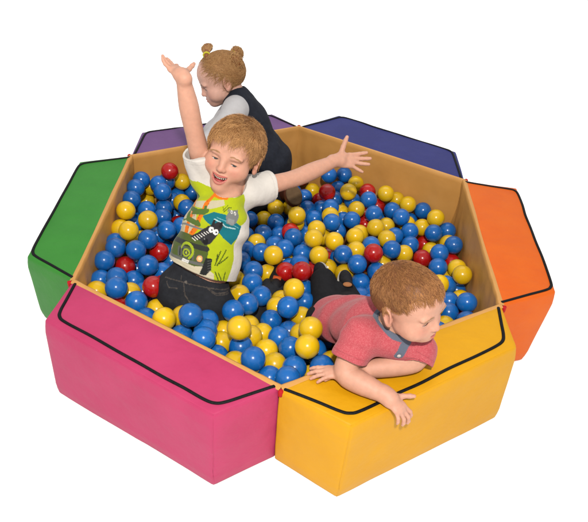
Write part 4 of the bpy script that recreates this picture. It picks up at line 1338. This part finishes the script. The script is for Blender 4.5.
    # trousers and shoes
    hR = hip+side*.040-up*.01; hL = hip-side*.040-up*.01
    f1 = U(323, 281, z=.165)
    k1 = U(328, 312, z=.12); k2 = U(348, 305, z=.12); f2 = U(345, 292, z=.145)
    pj = [flatcone(hip+up*.05, hip-up*.01, .070, .070, R, .80, .02), cone(hR, k1, .050, .046, .02), cone(k1, f1, .046, .041, .02),
          cone(hL, k2, .056, .046, .02), cone(k2, f2, .045, .036, .02)]
    lo2, hi2 = bbox(pj, .02)
    Vj, Fj = sculpt(pj, lo2, hi2, .003)
    Vj = fold(Vj, Fj, .003, 32, 21)
    put(add('trousers', mesh_np('trousers', Vj, Fj, True, np.tile(rgb3(30, 30, 34), (len(Vj), 1))), MAT['denim']), root)
    shoe(root, U(321, 275, z=.17), cv(-.25, .75, -.6), cv(.05, -.62, .78), .102, pale=True)
    s2 = shoe(root, U(346, 282, z=.165), cv(.05, .75, -.65), cv(0, -.66, .75), .10, pale=True)
    c = U(347.5, 284.5, z=.19)
    bm = bmesh.new(); bmesh.ops.create_uvsphere(bm, u_segments=16, v_segments=10, radius=.012)
    bmesh.ops.scale(bm, vec=(1.2, .8, .5), verts=bm.verts)
    bmesh.ops.translate(bm, vec=Vector(c), verts=bm.verts)
    put(add('badge', bm_mesh('badge', bm), MAT['tan_badge']), s2)

# ---------------------------------------------------------------- girl in the dark pinafore
def build_girl():
    hip = U(266, 158, z=.225); neck = U(237, 97, d=2.41)
    R = frame(neck-hip, cv(-.92, -.30, .12)); side, front, up = R      # side = her right, away from the viewer
    root = thing('person', 'girl with reddish hair in bunches, dark denim pinafore and pale sleeves, kneeling at the back', 'girl', (hip[0], hip[1], 0.006))
    hd = Head(U(221, 78, d=2.37), cv(-.905, -.41, .06), cv(-.34, .78, .50), .935, eye_open=.55, smile=-.4, look=(0, -.5))
    shL = U(235, 111, d=2.335); shR = U(240, 100, d=2.48)
    elL = U(221, 131, d=2.29); wrL = U(207, 140, d=2.26); elR = U(215, 130, d=2.50); wrR = U(200, 146, d=2.48)
    chest = neck-up*.10
    pr = hd.prims()
    pr += [flatcone(hip, chest, .078, .074, R, .8, .02), flatcone(chest, neck, .062, .040, R, .8, .03), cone(shL, shR, .030, .030, .03),
           cone(neck-up*.02, hd.w(0, -.026, -.045), .034, .032, .014)]
    for sh, el, wr in ((shL, elL, wrL), (shR, elR, wrR)):
        pr += [cone(sh, el, .028, .023, .014), cone(el, wr, .023, .016, .014)]
    h1, b1 = hand(pr, wrL, cv(-.6, -.75, .2), cv(.3, -.5, -.8), -1, .10, (.4, .4, .4, .4), (.1, .03, -.05, -.12), wr=.016)
    h2, b2 = hand(pr, wrR, cv(-.6, -.75, .2), cv(.3, -.5, -.8), +1, .10, (.4, .4, .4, .4), (.1, .03, -.05, -.12), wr=.016)
    lo, hi = hd.box()
    allp = [hip, chest, shR, shL, elR, elL, wrR, wrL]
    V_, F_ = sculpt_multi(pr, [(lo, hi, .0015), (b1[0], b1[1], .002), (b2[0], b2[1], .002), (np.min(allp, 0)-.08, np.max(allp, 0)+.08, .003)])
    skin = rgb3(238, 186, 166); lip = rgb3(196, 78, 84); blush = rgb3(216, 118, 104)
    T = hd.tint(V_, skin, lip, blush, blush_amt=.35)
    body = skin_obj(V_, F_, T, root)
    hd.eyes(body, rgb3(60, 80, 95)); hd.brows(body, hd.prims(), lo, hi, rgb3(196, 146, 108), 50); hd.lashes(body, rgb3(80, 50, 36))
    bv = bvh_of(*sculpt(hd.prims(), lo, hi, .003))
    za, zz = [0, 30, 50, 65, 80, 95, 110, 130, 180], [.093, .091, .080, .062, .042, .024, -.010, -.040, -.050]
    mask = lambda q: q[2] > np.interp(abs(math.degrees(math.atan2(q[0], q[1]))), za, zz)+.006*mnoise.noise(Vector(q*60))
    ties = [np.array((-.004, .020, .099)), np.array((-.040, -.078, .058)), np.array((.040, -.078, .058))]
    def near_tie(q):
        w_ = [np.linalg.norm(q-t)*(1.0 if i else .82) for i, t in enumerate(ties)]
        return ties[int(np.argmin(w_))]
    flow = lambda q: near_tie(q)-q
    def hc(q, v, c):
        a = rgb3(164, 106, 62); b = rgb3(255, 206, 140)
        return a+(b-a)*np.clip(.1+.65*v+.2*c, 0, 1)
    hv = grow(hd, bv, mask, flow, 11000, lambda q: min(.06, np.linalg.norm(near_tie(q)-q)*.95), 6, lambda q: .0045, hc, .12, .00045, clump=.14)
    def shellf(P):
        q = hd.loc(P.reshape(-1, 3)); a = np.abs(np.degrees(np.arctan2(q[:, 0], q[:, 1])))
        return ((np.interp(a, za, zz)+.003-q[:, 2])*.8*hd.s).reshape(P.shape[:-1])
    Vs, Fs = sculpt(hd.cranium(.0018)+[(shellf, None, None, 'i', .004)], lo, hi, .0025)
    parts = [(Vs, Fs, np.tile(rgb3(184, 126, 80), (len(Vs), 1))), hv]
    # top tuft and two bunches: locks looping out of each tie
    def bunch(base, cen, rad, n, wid=.0007):
        P, C_ = [], []
        for i in range(n):
            d = rng.normal(size=3); d /= np.linalg.norm(d)
            rr = rad*rng.uniform(.75, 1.05)
            e = cen+hd.s*((d*rr)@hd.B)
            d2 = nrm(d+rng.normal(size=3)*.6); e2 = cen+hd.s*((d2*rr*rng.uniform(.7, 1.1))@hd.B)
            d3 = nrm(d2+rng.normal(size=3)*.6); e3 = cen+hd.s*((d3*rr*.9)@hd.B)
            P.append(catmull([base, (base+e)/2, e, e2, e3], 3)); C_.append(hc(0, rng.uniform(0, 1), rng.normal()))
        return strands_mesh(np.array(P), wid, wid*.4, np.array(C_))
    bases = [hd.w(ties[0]), hd.w(ties[1]), hd.w(ties[2])]
    cens = [U(207, 48, d=2.36), U(236, 62, d=2.32), hd.w((.052, -.100, .050))]
    rads = [np.array((.022, .024, .016)), np.array((.026, .028, .038)), np.array((.024, .026, .030))]
    for b, c, r_ in zip(bases, cens, rads):
        Vq, Fq = sculpt([ell(c, r_*.86*hd.s, hd.B, .004), cone(b, c, .009, .012, .01)], c-.09, c+.09, .003)
        parts.append((Vq, Fq, np.tile(rgb3(150, 96, 56), (len(Vq), 1)))); parts.append(bunch(b, c, r_, 1100))
    hair = join_meshes(parts)
    ho = put(add('hair', mesh_np('hair', *hair[:2], True, hair[2]), MAT['hair']), root)
    for b, c in zip(bases, cens):
        ax = nrm(c-b); o1 = nrm(np.cross(ax, (0.3, .2, 1))); o2 = np.cross(ax, o1); ce = b+ax*.007
        ring = [ce+.011*(math.cos(a)*o1+math.sin(a)*o2) for a in np.linspace(0, 2*math.pi, 20)]
        v, f = tube_np(ring, .0035, 8, 1.0, up=ax)
        put(add('hair_tie', mesh_np('hair_tie', v, f), MAT['tie']), ho)
    # pale long sleeved top
    grey = rgb3(206, 204, 206)
    pt_ = [cone(shL+(shR-shL)*.15, elL, .045, .036, .02), cone(elL, wrL, .035, .026, .02), cone(shR, elR, .044, .036, .02), cone(elR, wrR, .035, .026, .02), cone(shL, shR, .040, .040, .03)]
    lo2, hi2 = bbox(pt_, .02)
    Vt, Ft = sculpt(pt_, lo2, hi2, .0026); Vt = fold(Vt, Ft, .0022, 34, 31)
    put(add('top', mesh_np('top', Vt, Ft, True, np.tile(grey, (len(Vt), 1))), MAT['jersey']), root)
    # pinafore
    pp = [flatcone(hip-up*.02, chest, .098, .086, R, .82, .02), flatcone(chest, neck-up*.004, .082, .056, R, .86, .03),
          ell(hip-front*.008-up*.01, (.098, .084, .078), R, .03),
          cone(shL*.7+shR*.3, shR*.7+shL*.3, .050, .050, .03)]
    for sh, el in ((shL, elL), (shR, elR)):
        o_ = sh+(sh-(shL+shR)/2)*.45
        pp += [ell(o_+up*-.012, (.040, .044, .050), R, .004, 's')]
    nd = nrm(hd.w(0, -.026, -.045)-neck)
    pp += [cone(neck+nd*.008, neck+nd*.09, .038, .055, .003, 's')]
    lo2, hi2 = bbox(pp, .02)
    Vp, Fp = sculpt(pp, lo2, hi2, .0024)
    q = (Vp-hip)@R.T
    Vp = fold(Vp, Fp, .0032, 24, 41, .003*np.sin(q[:, 2]*80+q[:, 1]*40+2*vnoise(Vp, 14, 4))*np.exp(-((q[:, 2]-.02)/.07)**2))
    Cp = np.tile(rgb3(38, 42, 54), (len(Vp), 1))
    bvp = bvh_of(*sculpt(pp, lo2, hi2, .005))
    paint3(Vp, Cp, bvp, [(261, 164), (267, 160), (272, 154)], .0045, rgb3(170, 140, 70))
    paint3(Vp, Cp, bvp, [(246, 86), (258, 106), (270, 128), (280, 146)], .0035, rgb3(60, 62, 70))
    put(add('pinafore', mesh_np('pinafore', Vp, Fp, True, Cp), MAT['denim']), root)
    kL = U(252, 201, z=.115); fL = U(284, 194, z=.10); kR = hip+np.array((-.16, .02, -.12)); fR = hip+np.array((.02, .06, -.14))
    pl_ = [cone(hip-side*.035-up*.03, kL, .050, .048, .02), cone(kL, fL, .048, .034, .02), cone(hip+side*.035-up*.03, kR, .050, .048, .02), cone(kR, fR, .048, .034, .02)]
    lo2, hi2 = bbox(pl_, .02)
    Vl, Fl = sculpt(pl_, lo2, hi2, .0034); Vl = fold(Vl, Fl, .003, 30, 51)
    put(add('leggings', mesh_np('leggings', Vl, Fl, True, np.tile(rgb3(30, 32, 40), (len(Vl), 1))), MAT['denim']), root)
    # boot with its brown sole showing
    c = U(294, 195, z=.175); n_ = cv(.25, .25, .93); d = cv(.25, -.95, .1); d = nrm(d-(d@n_)*n_); s = np.cross(d, n_); Rr = np.array([s, d, n_])
    Vb, Fb = sculpt([ell(c-n_*.022, (.030, .040, .026), Rr, .006), cone(c-n_*.03+d*-.02, fL, .028, .034, .015)], c-.13, c+.13, .0028)
    bo = put(add('boot', mesh_np('boot', Vb, Fb), fabric('boot_leather', rgb(84, 44, 30), rgb(100, 54, 36), .5)), root)
    Vb, Fb = sculpt([ell(c, (.031, .041, .012), Rr, .004), half(c+n_*.005, n_, .002)], c-.08, c+.08, .002)
    put(add('sole', mesh_np('sole', Vb, Fb), MAT['sole_brown']), bo)
build_boy_white()
build_boy_red()
build_girl()
